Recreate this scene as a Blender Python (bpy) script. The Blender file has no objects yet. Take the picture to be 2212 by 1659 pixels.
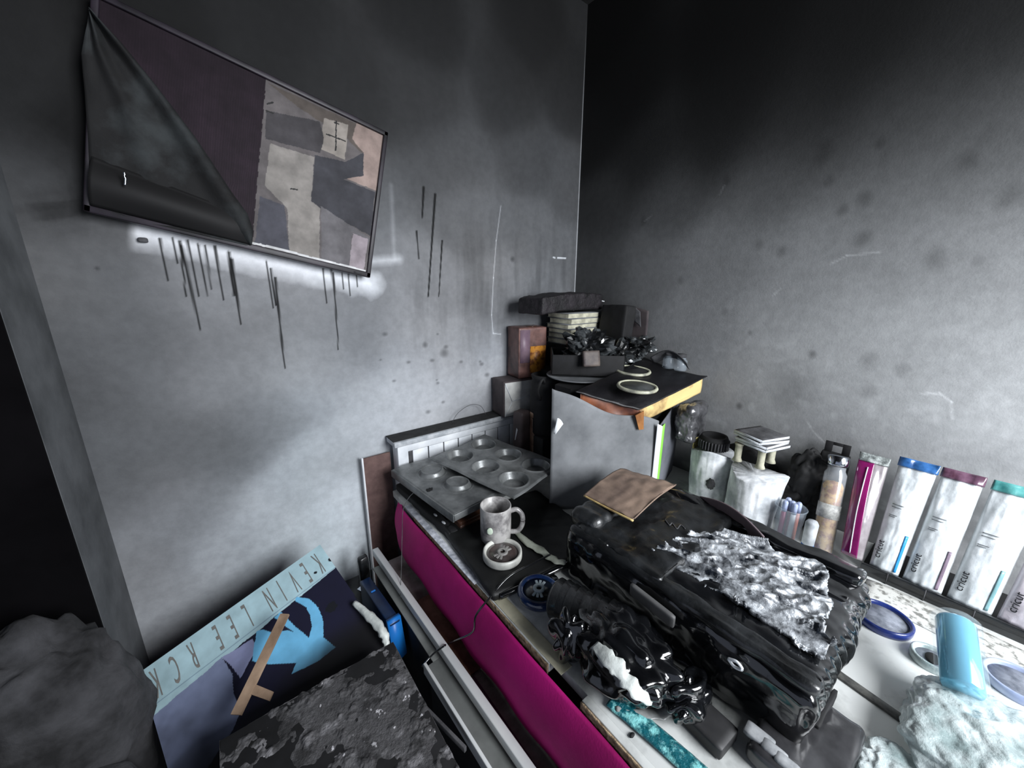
import bpy, bmesh, math, random
import numpy as np
from mathutils import Vector, Matrix, noise
random.seed(7)
R = math.radians
S = bpy.context.scene
COL = S.collection

# ---------------------------------------------------------------- camera
CF, CH, CP, CR = 820.0, 38.0, 14.5, 0.25          # focal length in px (2212 wide), heading, pitch, roll
EYE = Vector((0, 0, 1.40))
h_, p_, r_ = R(CH), R(CP), R(CR)
FW = Vector((math.sin(h_)*math.cos(p_), math.cos(h_)*math.cos(p_), -math.sin(p_)))
R0 = Vector((math.cos(h_), -math.sin(h_), 0)); U0 = R0.cross(FW)
RT = R0*math.cos(r_)+U0*math.sin(r_); UP = -R0*math.sin(r_)+U0*math.cos(r_)
cd = bpy.data.cameras.new('camera'); cam = bpy.data.objects.new('camera', cd); COL.objects.link(cam)
cd.sensor_fit = 'HORIZONTAL'; cd.sensor_width = 36; cd.lens = 36*CF/2212; cd.clip_start = 0.01
M = Matrix((RT, UP, -FW)).transposed().to_4x4(); M.translation = EYE
cam.matrix_world = M
S.camera = cam

# ---------------------------------------------------------------- light
S.view_settings.view_transform = 'Standard'; S.view_settings.look = 'None'
S.view_settings.gamma = 1; S.view_settings.use_curve_mapping = False
S.view_settings.exposure = 0.35
w = bpy.data.worlds.new('world'); S.world = w; w.use_nodes = True
w.node_tree.nodes['Background'].inputs[0].default_value = (.72, .80, 1, 1)
w.node_tree.nodes['Background'].inputs[1].default_value = 0.36
def area(name, loc, tgt, sx, sy, power, col):
    l = bpy.data.lights.new(name, 'AREA'); l.shape = 'RECTANGLE'; l.size = sx; l.size_y = sy; l.energy = power; l.color = col
    o = bpy.data.objects.new(name, l); COL.objects.link(o); o.location = loc
    o.rotation_euler = (Vector(tgt)-Vector(loc)).to_track_quat('-Z', 'Y').to_euler()
    return o
area('window_daylight', (.74, -1.12, 1.72), (.62, .9, .95), .82, .95, 52, (.93, .96, 1))

# ---------------------------------------------------------------- geometry of sight (places a point on a real plane)
def ray(x, y): return FW + RT*((x-1106)/CF) - UP*((y-829.5)/CF)
def onplane(x, y, p0, n):
    d = ray(x, y); n = Vector(n); return EYE + d*((Vector(p0)-EYE).dot(n)/d.dot(n))
def wl(x, y, v=1.17): return onplane(x, y, (0, v, 0), (0, 1, 0))
def wr(x, y, v=1.26): return onplane(x, y, (v, 0, 0), (1, 0, 0))
def dz(x, y, v=.765): return onplane(x, y, (0, 0, v), (0, 0, 1))

# ---------------------------------------------------------------- materials
MATS = {}
def lin(c):
    return tuple(((x/12.92) if x <= .04045 else ((x+.055)/1.055)**2.4) for x in c)
def mat(name, c1, c2=None, rough=.7, metal=0, scale=20, bump=0, bscale=60, coat=0, attr=None, thr=(.35, .65), trans=0, alpha=1, spec=.5, rough2=None, dist=0.3):
    """colours are given as display (sRGB) values 0..1"""
    if name in MATS: return MATS[name]
    m = bpy.data.materials.new(name); m.use_nodes = True; nt = m.node_tree; N = nt.nodes; L = nt.links
    b = N['Principled BSDF']; b.inputs['Roughness'].default_value = rough; b.inputs['Metallic'].default_value = metal
    b.inputs['Specular IOR Level'].default_value = spec
    if coat: b.inputs['Coat Weight'].default_value = coat; b.inputs['Coat Roughness'].default_value = .12
    if trans: b.inputs['Transmission Weight'].default_value = trans
    if alpha < 1: b.inputs['Alpha'].default_value = alpha
    tc = N.new('ShaderNodeTexCoord')
    def nz(sc, det=6):
        n = N.new('ShaderNodeTexNoise'); n.inputs['Scale'].default_value = sc; n.inputs['Detail'].default_value = det
        n.inputs['Roughness'].default_value = .6; L.new(tc.outputs['Object'], n.inputs['Vector']); return n
    base = None
    if attr:
        a = N.new('ShaderNodeAttribute'); a.attribute_name = attr; base = a.outputs['Color']
    if c2 is not None or (attr and c1 is not None):
        n = nz(scale); rp = N.new('ShaderNodeValToRGB'); L.new(n.outputs['Fac'], rp.inputs['Fac'])
        rp.color_ramp.elements[0].position = thr[0]; rp.color_ramp.elements[1].position = thr[1]
        rp.color_ramp.elements[0].color = (*lin(c1), 1); rp.color_ramp.elements[1].color = (*lin(c2 or c1), 1)
        if base is not None:
            mx = N.new('ShaderNodeMix'); mx.data_type = 'RGBA'; mx.blend_type = 'MULTIPLY'; mx.inputs[0].default_value = 1
            L.new(base, mx.inputs[6]); L.new(rp.outputs['Color'], mx.inputs[7]); base = mx.outputs[2]
        else: base = rp.outputs['Color']
        if rough2 is not None:
            mr = N.new('ShaderNodeMapRange'); mr.inputs['From Min'].default_value = thr[0]; mr.inputs['From Max'].default_value = thr[1]
            mr.inputs['To Min'].default_value = rough; mr.inputs['To Max'].default_value = rough2
            L.new(n.outputs['Fac'], mr.inputs['Value']); L.new(mr.outputs[0], b.inputs['Roughness'])
    if base is not None: L.new(base, b.inputs['Base Color'])
    else: b.inputs['Base Color'].default_value = (*lin(c1), 1)
    if bump:
        n = nz(bscale); bp = N.new('ShaderNodeBump'); bp.inputs['Strength'].default_value = bump; bp.inputs['Distance'].default_value = .004
        L.new(n.outputs['Fac'], bp.inputs['Height']); L.new(bp.outputs['Normal'], b.inputs['Normal'])
    MATS[name] = m; return m

m_blk = mat('charred_plastic', (.035, .037, .04), (.13, .14, .15), rough=.28, scale=14, bump=.5, bscale=35, coat=.5, rough2=.5)
m_gloss = mat('melted_black_plastic', (.02, .022, .028), (.07, .075, .085), rough=.13, scale=10, bump=.25, bscale=18, coat=1)
m_matblk = mat('matte_black', (.03, .03, .032), (.09, .09, .10), rough=.8, scale=25)
m_soot = mat('soot', (.04, .04, .045), (.14, .14, .15), rough=.95, scale=18, bump=.6, bscale=90)
m_sootgrey = mat('soot_grey', (.20, .20, .21), (.34, .34, .35), rough=.9, scale=22, bump=.3, bscale=120)
m_white = mat('painted_white', (.76, .78, .80), (.92, .93, .94), rough=.45, scale=9, thr=(.3, .6))
m_lath = mat('white_plastic_channel', (.88, .90, .90), (.95, .96, .95), rough=.4, scale=6)
m_steel = mat('bakeware_steel', (.33, .34, .34), (.52, .53, .53), rough=.36, metal=.3, scale=16, bump=.15, bscale=80)
m_silver = mat('blistered_foil', (.10, .12, .15), (.86, .88, .90), rough=.22, metal=.15, scale=34, bump=1, bscale=60, coat=.4, thr=(.38, .72))
m_brown = mat('brown_card', (.36, .30, .27), (.55, .47, .41), rough=.75, scale=9, bump=.3, bscale=30)
m_magenta = mat('magenta_cloth', (.68, .03, .42), (.84, .05, .54), rough=.75, scale=5, bump=.15, bscale=250)
m_chip = mat('chipboard', (.45, .36, .27), (.75, .66, .54), rough=.9, scale=120, bump=.6, bscale=200)
m_wood = mat('bare_wood', (.47, .38, .30), (.66, .56, .47), rough=.75, scale=12, bump=.2)
m_dwood = mat('scorched_wood', (.14, .08, .06), (.36, .24, .18), rough=.3, scale=14, coat=.4)
m_cream = mat('cream_paper', (.60, .59, .52), (.80, .79, .70), rough=.8, scale=30)
m_kraft = mat('scorched_kraft', (.44, .28, .18), (.86, .76, .52), rough=.5, scale=9, coat=.3, thr=(.38, .56))
m_copper = mat('scorched_copper_card', (.24, .12, .10), (.62, .38, .26), rough=.45, scale=8, coat=.3)
m_wax = mat('white_paper_wrap', (.62, .64, .66), (.93, .94, .95), rough=.7, scale=16, bump=.5, bscale=26)
m_greycard = mat('smoked_grey_card', (.38, .39, .40), (.50, .51, .52), rough=.85, scale=10)
m_side = mat('smoked_blue_grey_card', (.30, .31, .34), (.42, .43, .46), rough=.8, scale=10)
m_green = mat('lime_green_card', (.52, .82, .28), (.56, .86, .34), rough=.6, scale=6)
m_blue = mat('navy_blue_plastic', (.04, .12, .24), (.08, .20, .36), rough=.35, scale=12)
m_bblue = mat('bright_blue_plastic', (.10, .45, .80), (.14, .52, .86), rough=.4, scale=10)
m_chrome = mat('chrome', (.7, .72, .75), rough=.15, metal=1)
m_clear = mat('clear_plastic', (.75, .80, .84), rough=.12, alpha=.24, coat=.6)
m_bag = mat('crumpled_clear_film', (.55, .62, .62), (.92, .96, .96), rough=.25, scale=18, bump=1, bscale=40, coat=.5, alpha=.82)
m_paperw = mat('torn_white_plastic', (.68, .70, .69), (.84, .86, .84), rough=.5, scale=40, bump=.4, bscale=70)

# ---------------------------------------------------------------- object helpers
def thing(name, label, cat, loc=(0, 0, 0), rz=0, group=None):
    o = bpy.data.objects.new(name, None); COL.objects.link(o); o.empty_display_size = .02
    o.location = loc; o.rotation_euler = (0, 0, R(rz)); o['label'] = label; o['category'] = cat
    if group: o['group'] = group
    return o
def tag(o, label, cat, group=None):
    o['label'] = label; o['category'] = cat
    if group: o['group'] = group
    return o
def link(name, me, m, parent=None, smooth=True, world=False, label=None):
    """world=True: the mesh was made in room coordinates and is moved into its parent's frame"""
    if smooth: me.polygons.foreach_set('use_smooth', [True]*len(me.polygons))
    if m: me.materials.append(m)
    o = bpy.data.objects.new(name, me); COL.objects.link(o)
    if parent:
        o.parent = parent
        if world:
            pm = Matrix.Translation(parent.location) @ parent.rotation_euler.to_matrix().to_4x4()
            me.transform(pm.inverted())
    if label: o['label'] = label
    return o
def recenter(o):
    """puts a single-mesh thing's origin at its base"""
    me = o.data; vs = [v.co for v in me.vertices]
    c = Vector((sum(v.x for v in vs)/len(vs), sum(v.y for v in vs)/len(vs), min(v.z for v in vs)))
    me.transform(Matrix.Translation(-c)); o.location = c; return o
def solo(name, me, m, label, cat, group=None, smooth=True):
    return tag(recenter(link(name, me, m, smooth=smooth)), label, cat, group)
def struct(name, me, m, smooth=False):
    o = link(name, me, m, smooth=smooth); o['kind'] = 'structure'; return o
def fin(bm, name='mesh', tf=None):
    bmesh.ops.recalc_face_normals(bm, faces=bm.faces)
    me = bpy.data.meshes.new(name); bm.to_mesh(me); bm.free()
    if tf is not None: me.transform(tf)
    return me
def TF(loc=(0, 0, 0), rot=(0, 0, 0)):
    return Matrix.Translation(loc) @ Matrix.Rotation(R(rot[2]), 4, 'Z') @ Matrix.Rotation(R(rot[1]), 4, 'Y') @ Matrix.Rotation(R(rot[0]), 4, 'X')
def box(x0, x1, y0, y1, z0, z1, bev=.001, tf=None):
    bm = bmesh.new(); bmesh.ops.create_cube(bm, size=1)
    for v in bm.verts: v.co = Vector(((x0+x1)/2+v.co.x*(x1-x0), (y0+y1)/2+v.co.y*(y1-y0), (z0+z1)/2+v.co.z*(z1-z0)))
    if bev: bmesh.ops.bevel(bm, geom=bm.edges[:], offset=bev, segments=2, affect='EDGES', profile=.5)
    return fin(bm, tf=tf)
def joinm(*ms):
    bm = bmesh.new()
    for m in ms: bm.from_mesh(m); bpy.data.meshes.remove(m)
    return fin(bm)
def rbox(sx, sy, sz, r=.01, n=12, f=None, tf=None):
    """rounded box, base at z=0, dense enough to be melted by f(co)->offset"""
    bm = bmesh.new(); bmesh.ops.create_cube(bm, size=2)
    bmesh.ops.subdivide_edges(bm, edges=bm.edges[:], cuts=n, use_grid_fill=True)
    hx, hy, hz = sx/2, sy/2, sz/2
    for v in bm.verts:
        c = Vector((v.co.x*hx, v.co.y*hy, v.co.z*hz))
        i = Vector((max(-hx+r, min(hx-r, c.x)), max(-hy+r, min(hy-r, c.y)), max(-hz+r, min(hz-r, c.z))))
        d = c-i
        v.co = i + (d.normalized()*r if d.length > 1e-9 else d)
        v.co.z += hz
    bm.normal_update()
    if f:
        offs = [f(v.co, v.normal) for v in bm.verts]
        for v, o in zip(bm.verts, offs): v.co += o; v.co.z = max(v.co.z, 0)
    return fin(bm, tf=tf)
def fb(p, s, seed=0, oct=3):
    return noise.fractal(Vector((p[0]*s+seed*7.1, p[1]*s-seed*3.3, p[2]*s+seed)), 1.0, 2.0, oct)
def lathe(prof, seg=40, tf=None):
    bm = bmesh.new(); rings = []
    for r, z in prof:
        if r < 1e-6: rings.append([bm.verts.new((0, 0, z))])
        else: rings.append([bm.verts.new((r*math.cos(a*2*math.pi/seg), r*math.sin(a*2*math.pi/seg), z)) for a in range(seg)])
    for a, b in zip(rings, rings[1:]):
        for i in range(seg):
            j = (i+1) % seg
            if len(a) == 1 and len(b) == 1: continue
            if len(a) == 1: bm.faces.new((a[0], b[i], b[j]))
            elif len(b) == 1: bm.faces.new((a[i], a[j], b[0]))
            else: bm.faces.new((a[i], a[j], b[j], b[i]))
    return fin(bm, tf=tf)
def axis_tf(p0, p1):
    """z axis from p0 towards p1"""
    d = (Vector(p1)-Vector(p0)).normalized(); q = d.to_track_quat('Z', 'Y')
    return Matrix.Translation(p0) @ q.to_matrix().to_4x4()
def tube(pts, r, seg=8, taper=None, closed=False):
    pts = [Vector(p) for p in pts]
    # smooth the path
    if len(pts) > 2:
        q = []
        for i in range(len(pts)-1):
            p0 = pts[max(0, i-1)]; p1 = pts[i]; p2 = pts[i+1]; p3 = pts[min(len(pts)-1, i+2)]
            for k in range(6):
                t = k/6; q.append(.5*((2*p1)+(-p0+p2)*t+(2*p0-5*p1+4*p2-p3)*t*t+(-p0+3*p1-3*p2+p3)*t**3))
        q.append(pts[-1]); pts = q
    bm = bmesh.new(); rings = []; up = Vector((0, 0, 1))
    for i, p in enumerate(pts):
        d = (pts[min(i+1, len(pts)-1)]-pts[max(i-1, 0)]).normalized()
        a = d.cross(up)
        if a.length < .05: a = d.cross(Vector((1, 0, 0)))
        a.normalize(); b = a.cross(d); rr = r*(taper(i/(len(pts)-1)) if taper else 1)
        rings.append([bm.verts.new(p+(a*math.cos(k*2*math.pi/seg)+b*math.sin(k*2*math.pi/seg))*rr) for k in range(seg)])
    for a, b in zip(rings, rings[1:]):
        for k in range(seg): bm.faces.new((a[k], a[(k+1) % seg], b[(k+1) % seg], b[k]))
    bm.faces.new(rings[0][::-1]); bm.faces.new(rings[-1])
    return fin(bm)
def sheet(nu, nv, f, thick=.0008, tf=None):
    """solid sheet: f(u,v)->point, thickened along its normal"""
    P = [[Vector(f(i/nu, j/nv)) for j in range(nv+1)] for i in range(nu+1)]
    bm = bmesh.new(); A = []; B = []
    for i in range(nu+1):
        ra, rb = [], []
        for j in range(nv+1):
            du = P[min(i+1, nu)][j]-P[max(i-1, 0)][j]; dv = P[i][min(j+1, nv)]-P[i][max(j-1, 0)]
            n = du.cross(dv); n = n.normalized() if n.length > 1e-12 else Vector((0, 0, 1))
            ra.append(bm.verts.new(P[i][j]+n*thick/2)); rb.append(bm.verts.new(P[i][j]-n*thick/2))
        A.append(ra); B.append(rb)
    for i in range(nu):
        for j in range(nv):
            bm.faces.new((A[i][j], A[i+1][j], A[i+1][j+1], A[i][j+1]))
            bm.faces.new((B[i][j], B[i][j+1], B[i+1][j+1], B[i+1][j]))
    for i in range(nu):
        bm.faces.new((A[i][0], B[i][0], B[i+1][0], A[i+1][0])); bm.faces.new((A[i][nv], A[i+1][nv], B[i+1][nv], B[i][nv]))
    for j in range(nv):
        bm.faces.new((A[0][j], A[0][j+1], B[0][j+1], B[0][j])); bm.faces.new((A[nu][j], B[nu][j], B[nu][j+1], A[nu][j+1]))
    return fin(bm, tf=tf)
def prism(pts, nrm, thick):
    """outline of 3D points on a plane, extruded by thick along nrm"""
    bm = bmesh.new(); nrm = Vector(nrm).normalized()
    a = [bm.verts.new(Vector(p)) for p in pts]; b = [bm.verts.new(Vector(p)+nrm*thick) for p in pts]
    bm.faces.new(a[::-1]); bm.faces.new(b)
    for i in range(len(a)):
        j = (i+1) % len(a); bm.faces.new((a[i], a[j], b[j], b[i]))
    return fin(bm)
def blob(cx, cy, cz, rx, ry, rz_, sub=4, f=None, flat=None):
    bm = bmesh.new(); bmesh.ops.create_icosphere(bm, subdivisions=sub, radius=1)
    for v in bm.verts:
        n = v.co.normalized(); k = 1+(f(n) if f else 0)
        v.co = Vector((cx+n.x*rx*k, cy+n.y*ry*k, cz+n.z*rz_*k))
        if flat is not None and v.co.z < flat: v.co.z = flat
    return fin(bm)
def inpoly(x, y, poly):
    """numpy point-in-polygon"""
    ins = np.zeros(x.shape, bool); n = len(poly); j = n-1
    for i in range(n):
        xi, yi = poly[i]; xj, yj = poly[j]
        c = ((yi > y) != (yj > y)) & (x < (xj-xi)*(y-yi)/((yj-yi)+1e-12)+xi); ins ^= c; j = i
    return ins
def softpoly(x, y, poly, s):
    rng = np.random.RandomState(3); m = 0
    for k in range(24):
        a, b = rng.randn(2)*s; m = m+inpoly(x+a, y+b, poly)
    return m/24
def vnoise(x, y, s, seed=0, oct=4):
    """numpy fractal value noise, 0..1"""
    out = np.zeros(x.shape); amp = 1; tot = 0
    for o in range(oct):
        rng = np.random.RandomState(seed*31+o); g = rng.rand(64, 64)
        X = x*s*2**o+100.3; Y = y*s*2**o+50.7; i = np.floor(X).astype(int); j = np.floor(Y).astype(int)
        fx = X-i; fy = Y-j; fx = fx*fx*(3-2*fx); fy = fy*fy*(3-2*fy); i %= 64; j %= 64; i2 = (i+1) % 64; j2 = (j+1) % 64
        out += amp*((g[i, j]*(1-fx)+g[i2, j]*fx)*(1-fy)+(g[i, j2]*(1-fx)+g[i2, j2]*fx)*fy); tot += amp; amp *= .5
    return out/tot
def grid_mesh(nu, nv, pos, colf=None, extra=None):
    """dense grid; pos(U,V)->(X,Y,Z) arrays; colf(U,V)->linear rgb array stored as attribute 'pigment'"""
    u = np.linspace(0, 1, nu+1); v = np.linspace(0, 1, nv+1); U, V = np.meshgrid(u, v, indexing='ij')
    X, Y, Z = pos(U, V); co = np.stack([X, Y, Z], -1).reshape(-1, 3).astype(np.float32)
    idx = np.arange((nu+1)*(nv+1)).reshape(nu+1, nv+1)
    q = np.stack([idx[:-1, :-1], idx[1:, :-1], idx[1:, 1:], idx[:-1, 1:]], -1).reshape(-1, 4)
    me = bpy.data.meshes.new('grid'); me.vertices.add(len(co)); me.vertices.foreach_set('co', co.ravel())
    me.loops.add(q.size); me.loops.foreach_set('vertex_index', q.ravel().astype(np.int32))
    me.polygons.add(len(q)); me.polygons.foreach_set('loop_start', np.arange(0, q.size, 4, dtype=np.int32))
    me.polygons.foreach_set('loop_total', np.full(len(q), 4, np.int32)); me.update(calc_edges=True)
    if colf is not None:
        c = colf(U, V).reshape(-1, 3); a = me.color_attributes.new('pigment', 'FLOAT_COLOR', 'POINT')
        a.data.foreach_set('color', np.concatenate([c, np.ones((len(c), 1))], 1).astype(np.float32).ravel())
    return me
def s2l(v): v = np.clip(v, 0, 1); return np.where(v <= .04045, v/12.92, ((v+.055)/1.055)**2.4)
_font = {}
def text_mesh(s, size, ex=.0004, sx=1.0, tf=None):
    c = bpy.data.curves.new('lettering', 'FONT'); c.body = s; c.size = size; c.extrude = ex; c.align_x = 'CENTER'; c.align_y = 'CENTER'; c.resolution_u = 3
    o = bpy.data.objects.new('lettering', c); COL.objects.link(o)
    me = bpy.data.meshes.new_from_object(o.evaluated_get(bpy.context.evaluated_depsgraph_get()))
    bpy.data.objects.remove(o); bpy.data.curves.remove(c)
    me.transform(Matrix.Diagonal((sx, 1, 1, 1)))
    if tf is not None: me.transform(tf)
    return me
def frame_tf(o, right, up):
    r = Vector(right).normalized(); n = r.cross(Vector(up)).normalized(); u = n.cross(r)
    m = Matrix((r, u, n)).transposed().to_4x4(); m.translation = Vector(o); return m
def dup(root, loc, rz, label, group=None):
    r = root.copy(); COL.objects.link(r); r.location = loc; r.rotation_euler = (0, 0, R(rz)); r['label'] = label
    if group: r['group'] = group
    for ch in list(root.children):
        c = ch.copy(); COL.objects.link(c); c.parent = r
    return r

# ================================================================= SETTING
YW, XW, XL, YC, HC = 1.17, 1.26, -.26, .97, 2.40
def idw(pts, X, Z, sig):
    num = np.zeros(X.shape); den = np.full(X.shape, 1e-9)
    for px_, pz_, v in pts:
        w_ = np.exp(-((X-px_)**2+(Z-pz_)**2)/(2*sig*sig))+1e-4/((X-px_)**2+(Z-pz_)**2+.01); num += w_*v; den += w_
    return num/den
m_wall = mat('smoked_plaster', (.93, .93, .93), (1, 1, 1), rough=.8, attr='pigment', scale=45, bump=.12, bscale=160, spec=.25)
# left wall: how clean the plaster is (0 black soot .. 1 clean), read at points of the wall
LW = [(300, 30, .10), (600, 60, .15), (900, 40, .17), (1150, 60, .15), (750, 170, .20), (900, 220, .25), (1100, 200, .22), (1230, 200, .20),
      (960, 350, .36), (1150, 350, .32), (1225, 400, .36), (1000, 480, .46), (1150, 500, .45), (1220, 560, .46), (930, 600, .60), (1080, 620, .56),
      (1180, 620, .52), (880, 700, .66), (1000, 750, .68), (1060, 800, .70), (900, 850, .72), (800, 650, .64), (700, 650, .66), (600, 650, .62),
      (500, 650, .64), (420, 600, .62), (300, 650, .50), (200, 620, .44), (150, 560, .48), (100, 500, .40), (250, 750, .46), (350, 800, .50), (500, 800, .62),
      (650, 820, .66), (800, 900, .74), (180, 850, .36), (300, 950, .42), (450, 980, .40), (550, 900, .50), (700, 1000, .70), (250, 1050, .38), (400, 1100, .48),
      (600, 1100, .66), (750, 1100, .78), (770, 1200, .86), (650, 1150, .74), (300, 1200, .48), (500, 1200, .62), (350, 1330, .60), (300, 1300, .52), (60, 420, .30), (100, 250, .16), (50, 100, .15)]
LWP = [(wl(a, b).x, wl(a, b).z, v) for a, b, v in LW]
drips = [((345, 515), (362, 606), 2.2), ((372, 515), (385, 570), 2), ((388, 520), (402, 640), 2.2), ((392, 530), (432, 712), 2.6), ((405, 520), (430, 640), 2.4), ((428, 528), (447, 640), 2.2), ((442, 530), (458, 625), 2.0),
         ((464, 532), (483, 648), 2.4), ((494, 545), (505, 640), 3), ((500, 560), (520, 700), 3.4), ((575, 565), (590, 665), 2.2), ((585, 580), (596, 660), 2), ((594, 600), (615, 795), 3), ((698, 580), (706, 655), 2), ((720, 590), (731, 755), 2.4),
         ((715, 580), (722, 640), 1.8), ((738, 590), (742, 625), 1.6), ((753, 592), (756, 640), 1.8), ((770, 595), (772, 620), 1.5), ((940, 420), (925, 640), 4), ((955, 520), (948, 640), 3), ((900, 500), (905, 560), 3), ((915, 405), (912, 470), 4)]
def lw_col(U, V):
    X = XL+U*(XW-XL); Z = V*HC
    c = idw(LWP, X, Z, .055)
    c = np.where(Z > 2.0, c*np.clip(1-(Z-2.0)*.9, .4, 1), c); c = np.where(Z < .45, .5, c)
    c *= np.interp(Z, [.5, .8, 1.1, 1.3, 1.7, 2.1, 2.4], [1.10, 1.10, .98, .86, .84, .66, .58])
    c *= .92+.16*vnoise(X, Z, 5, 3)
    # vertical smear streaks left by hose water
    st = vnoise(X*6, Z*.7, 6, 11); c *= 1-.16*np.clip((st-.45)*3, 0, 1)*np.clip((Z-1.0)*3, 0, 1)*np.clip((1.75-Z)*3, 0, 1)*np.clip((X-.4)*6, 0, 1)
    # clean plaster strip that the television kept from the smoke, under and beside it
    def line_d(p, q):
        a = np.array([wl(*p).x, wl(*p).z]); b = np.array([wl(*q).x, wl(*q).z]); ab = b-a
        t = ((X-a[0])*ab[0]+(Z-a[1])*ab[1])/(ab@ab); tc_ = np.clip(t, 0, 1)
        return np.hypot(X-a[0]-tc_*ab[0], Z-a[1]-tc_*ab[1]), t
    d, t = line_d((290, 496), (800, 614)); jag = .022+.016*vnoise(X, Z, 30, 5)
    k = np.clip(1-d/(jag*1.5), 0, 1)**.7*np.where(t > .01, 1, np.clip(1+(t-.01)*30, 0, 1)); c = c*(1-k)+.98*k
    d, t = line_d((845, 400), (852, 560)); k = np.clip(1-d/.010, 0, 1)*.10; c += k
    d, t = line_d((800, 565), (862, 560)); k = np.clip(1-d/.02, 0, 1)*.5; c += k*(1-c)
    # faint outline where a picture hung
    blk = softpoly(X, Z, [(wl(*p).x, wl(*p).z) for p in ((430, 700), (835, 600), (815, 880), (470, 1010))], .02); c *= 1-.06*blk
    # soot smear above the drapes
    sm = softpoly(X, Z, [(wl(*p).x, wl(*p).z) for p in ((150, 0), (230, 0), (225, 120), (200, 190), (205, 470), (70, 490), (55, 450), (170, 440), (150, 330), (60, 270), (140, 200), (180, 120))], .018)
    c *= 1-.6*sm*(.6+.6*vnoise(X, Z, 18, 9))
    for p, q, wd in drips:
        d, t = line_d(p, q); wob = wd*.0007*(1.2-.5*np.clip(t, 0, 1)); k = np.clip(1.6-d/wob, 0, 1); c *= 1-.85*k
    # plaster crack down to the books and pale marks
    crack = [(1082, 445), (1072, 520), (1066, 600), (1062, 680), (1065, 720), (1082, 722)]
    for p, q in zip(crack, crack[1:]):
        d, t = line_d(p, q); c += np.clip(1.3-d/.0022, 0, 1)*.22
    for p, q in (((1195, 556), (1199, 557)), ((1204, 557), (1222, 558))):
        d, t = line_d(p, q); c += np.clip(1.5-d/.002, 0, 1)*.6
    rng = np.random.RandomState(4)
    for i in range(26):
        a = wl(rng.uniform(820, 1060), rng.uniform(700, 900)); r = rng.uniform(.004, .012)
        c *= 1-.28*np.clip(1.3-np.hypot((X-a.x), (Z-a.z)*1.4)/r, 0, 1)*(rng.rand() > .4)
    for p in ((960, 762, .016), (918, 745, .010), (1107, 560, .010), (210, 580, .004)):
        a = wl(p[0], p[1]); c *= 1-.3*np.clip(1.3-np.hypot(X-a.x, Z-a.z)/p[2], 0, 1)
    # clean line of plaster in the corner
    c += np.clip(1.3-np.abs(X-(XW-.002))/.0022, 0, 1)*np.clip((2.36-Z)*4, 0, 1)*.45
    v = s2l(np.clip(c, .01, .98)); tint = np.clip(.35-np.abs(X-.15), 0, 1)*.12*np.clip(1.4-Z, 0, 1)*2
    warm = vnoise(X, Z, 2.2, 21)-.5
    return np.stack([v*(.95-tint+.10*warm), v*(.965+.02*warm), v*(1.0-.06*warm)], -1)
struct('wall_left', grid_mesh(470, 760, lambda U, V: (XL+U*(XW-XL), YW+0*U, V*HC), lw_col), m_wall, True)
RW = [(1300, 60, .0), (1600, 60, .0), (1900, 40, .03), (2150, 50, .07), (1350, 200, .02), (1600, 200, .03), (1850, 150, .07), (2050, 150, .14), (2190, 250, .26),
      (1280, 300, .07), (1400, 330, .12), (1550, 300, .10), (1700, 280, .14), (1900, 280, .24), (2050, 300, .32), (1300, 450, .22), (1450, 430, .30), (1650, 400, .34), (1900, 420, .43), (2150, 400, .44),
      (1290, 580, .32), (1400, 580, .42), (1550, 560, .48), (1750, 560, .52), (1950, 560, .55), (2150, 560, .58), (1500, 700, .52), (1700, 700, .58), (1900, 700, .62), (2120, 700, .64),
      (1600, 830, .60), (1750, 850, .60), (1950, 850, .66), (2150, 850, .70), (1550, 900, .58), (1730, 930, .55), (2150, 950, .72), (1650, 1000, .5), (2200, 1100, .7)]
RWP = [(wr(a, b).y, wr(a, b).z, v) for a, b, v in RW]
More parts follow.
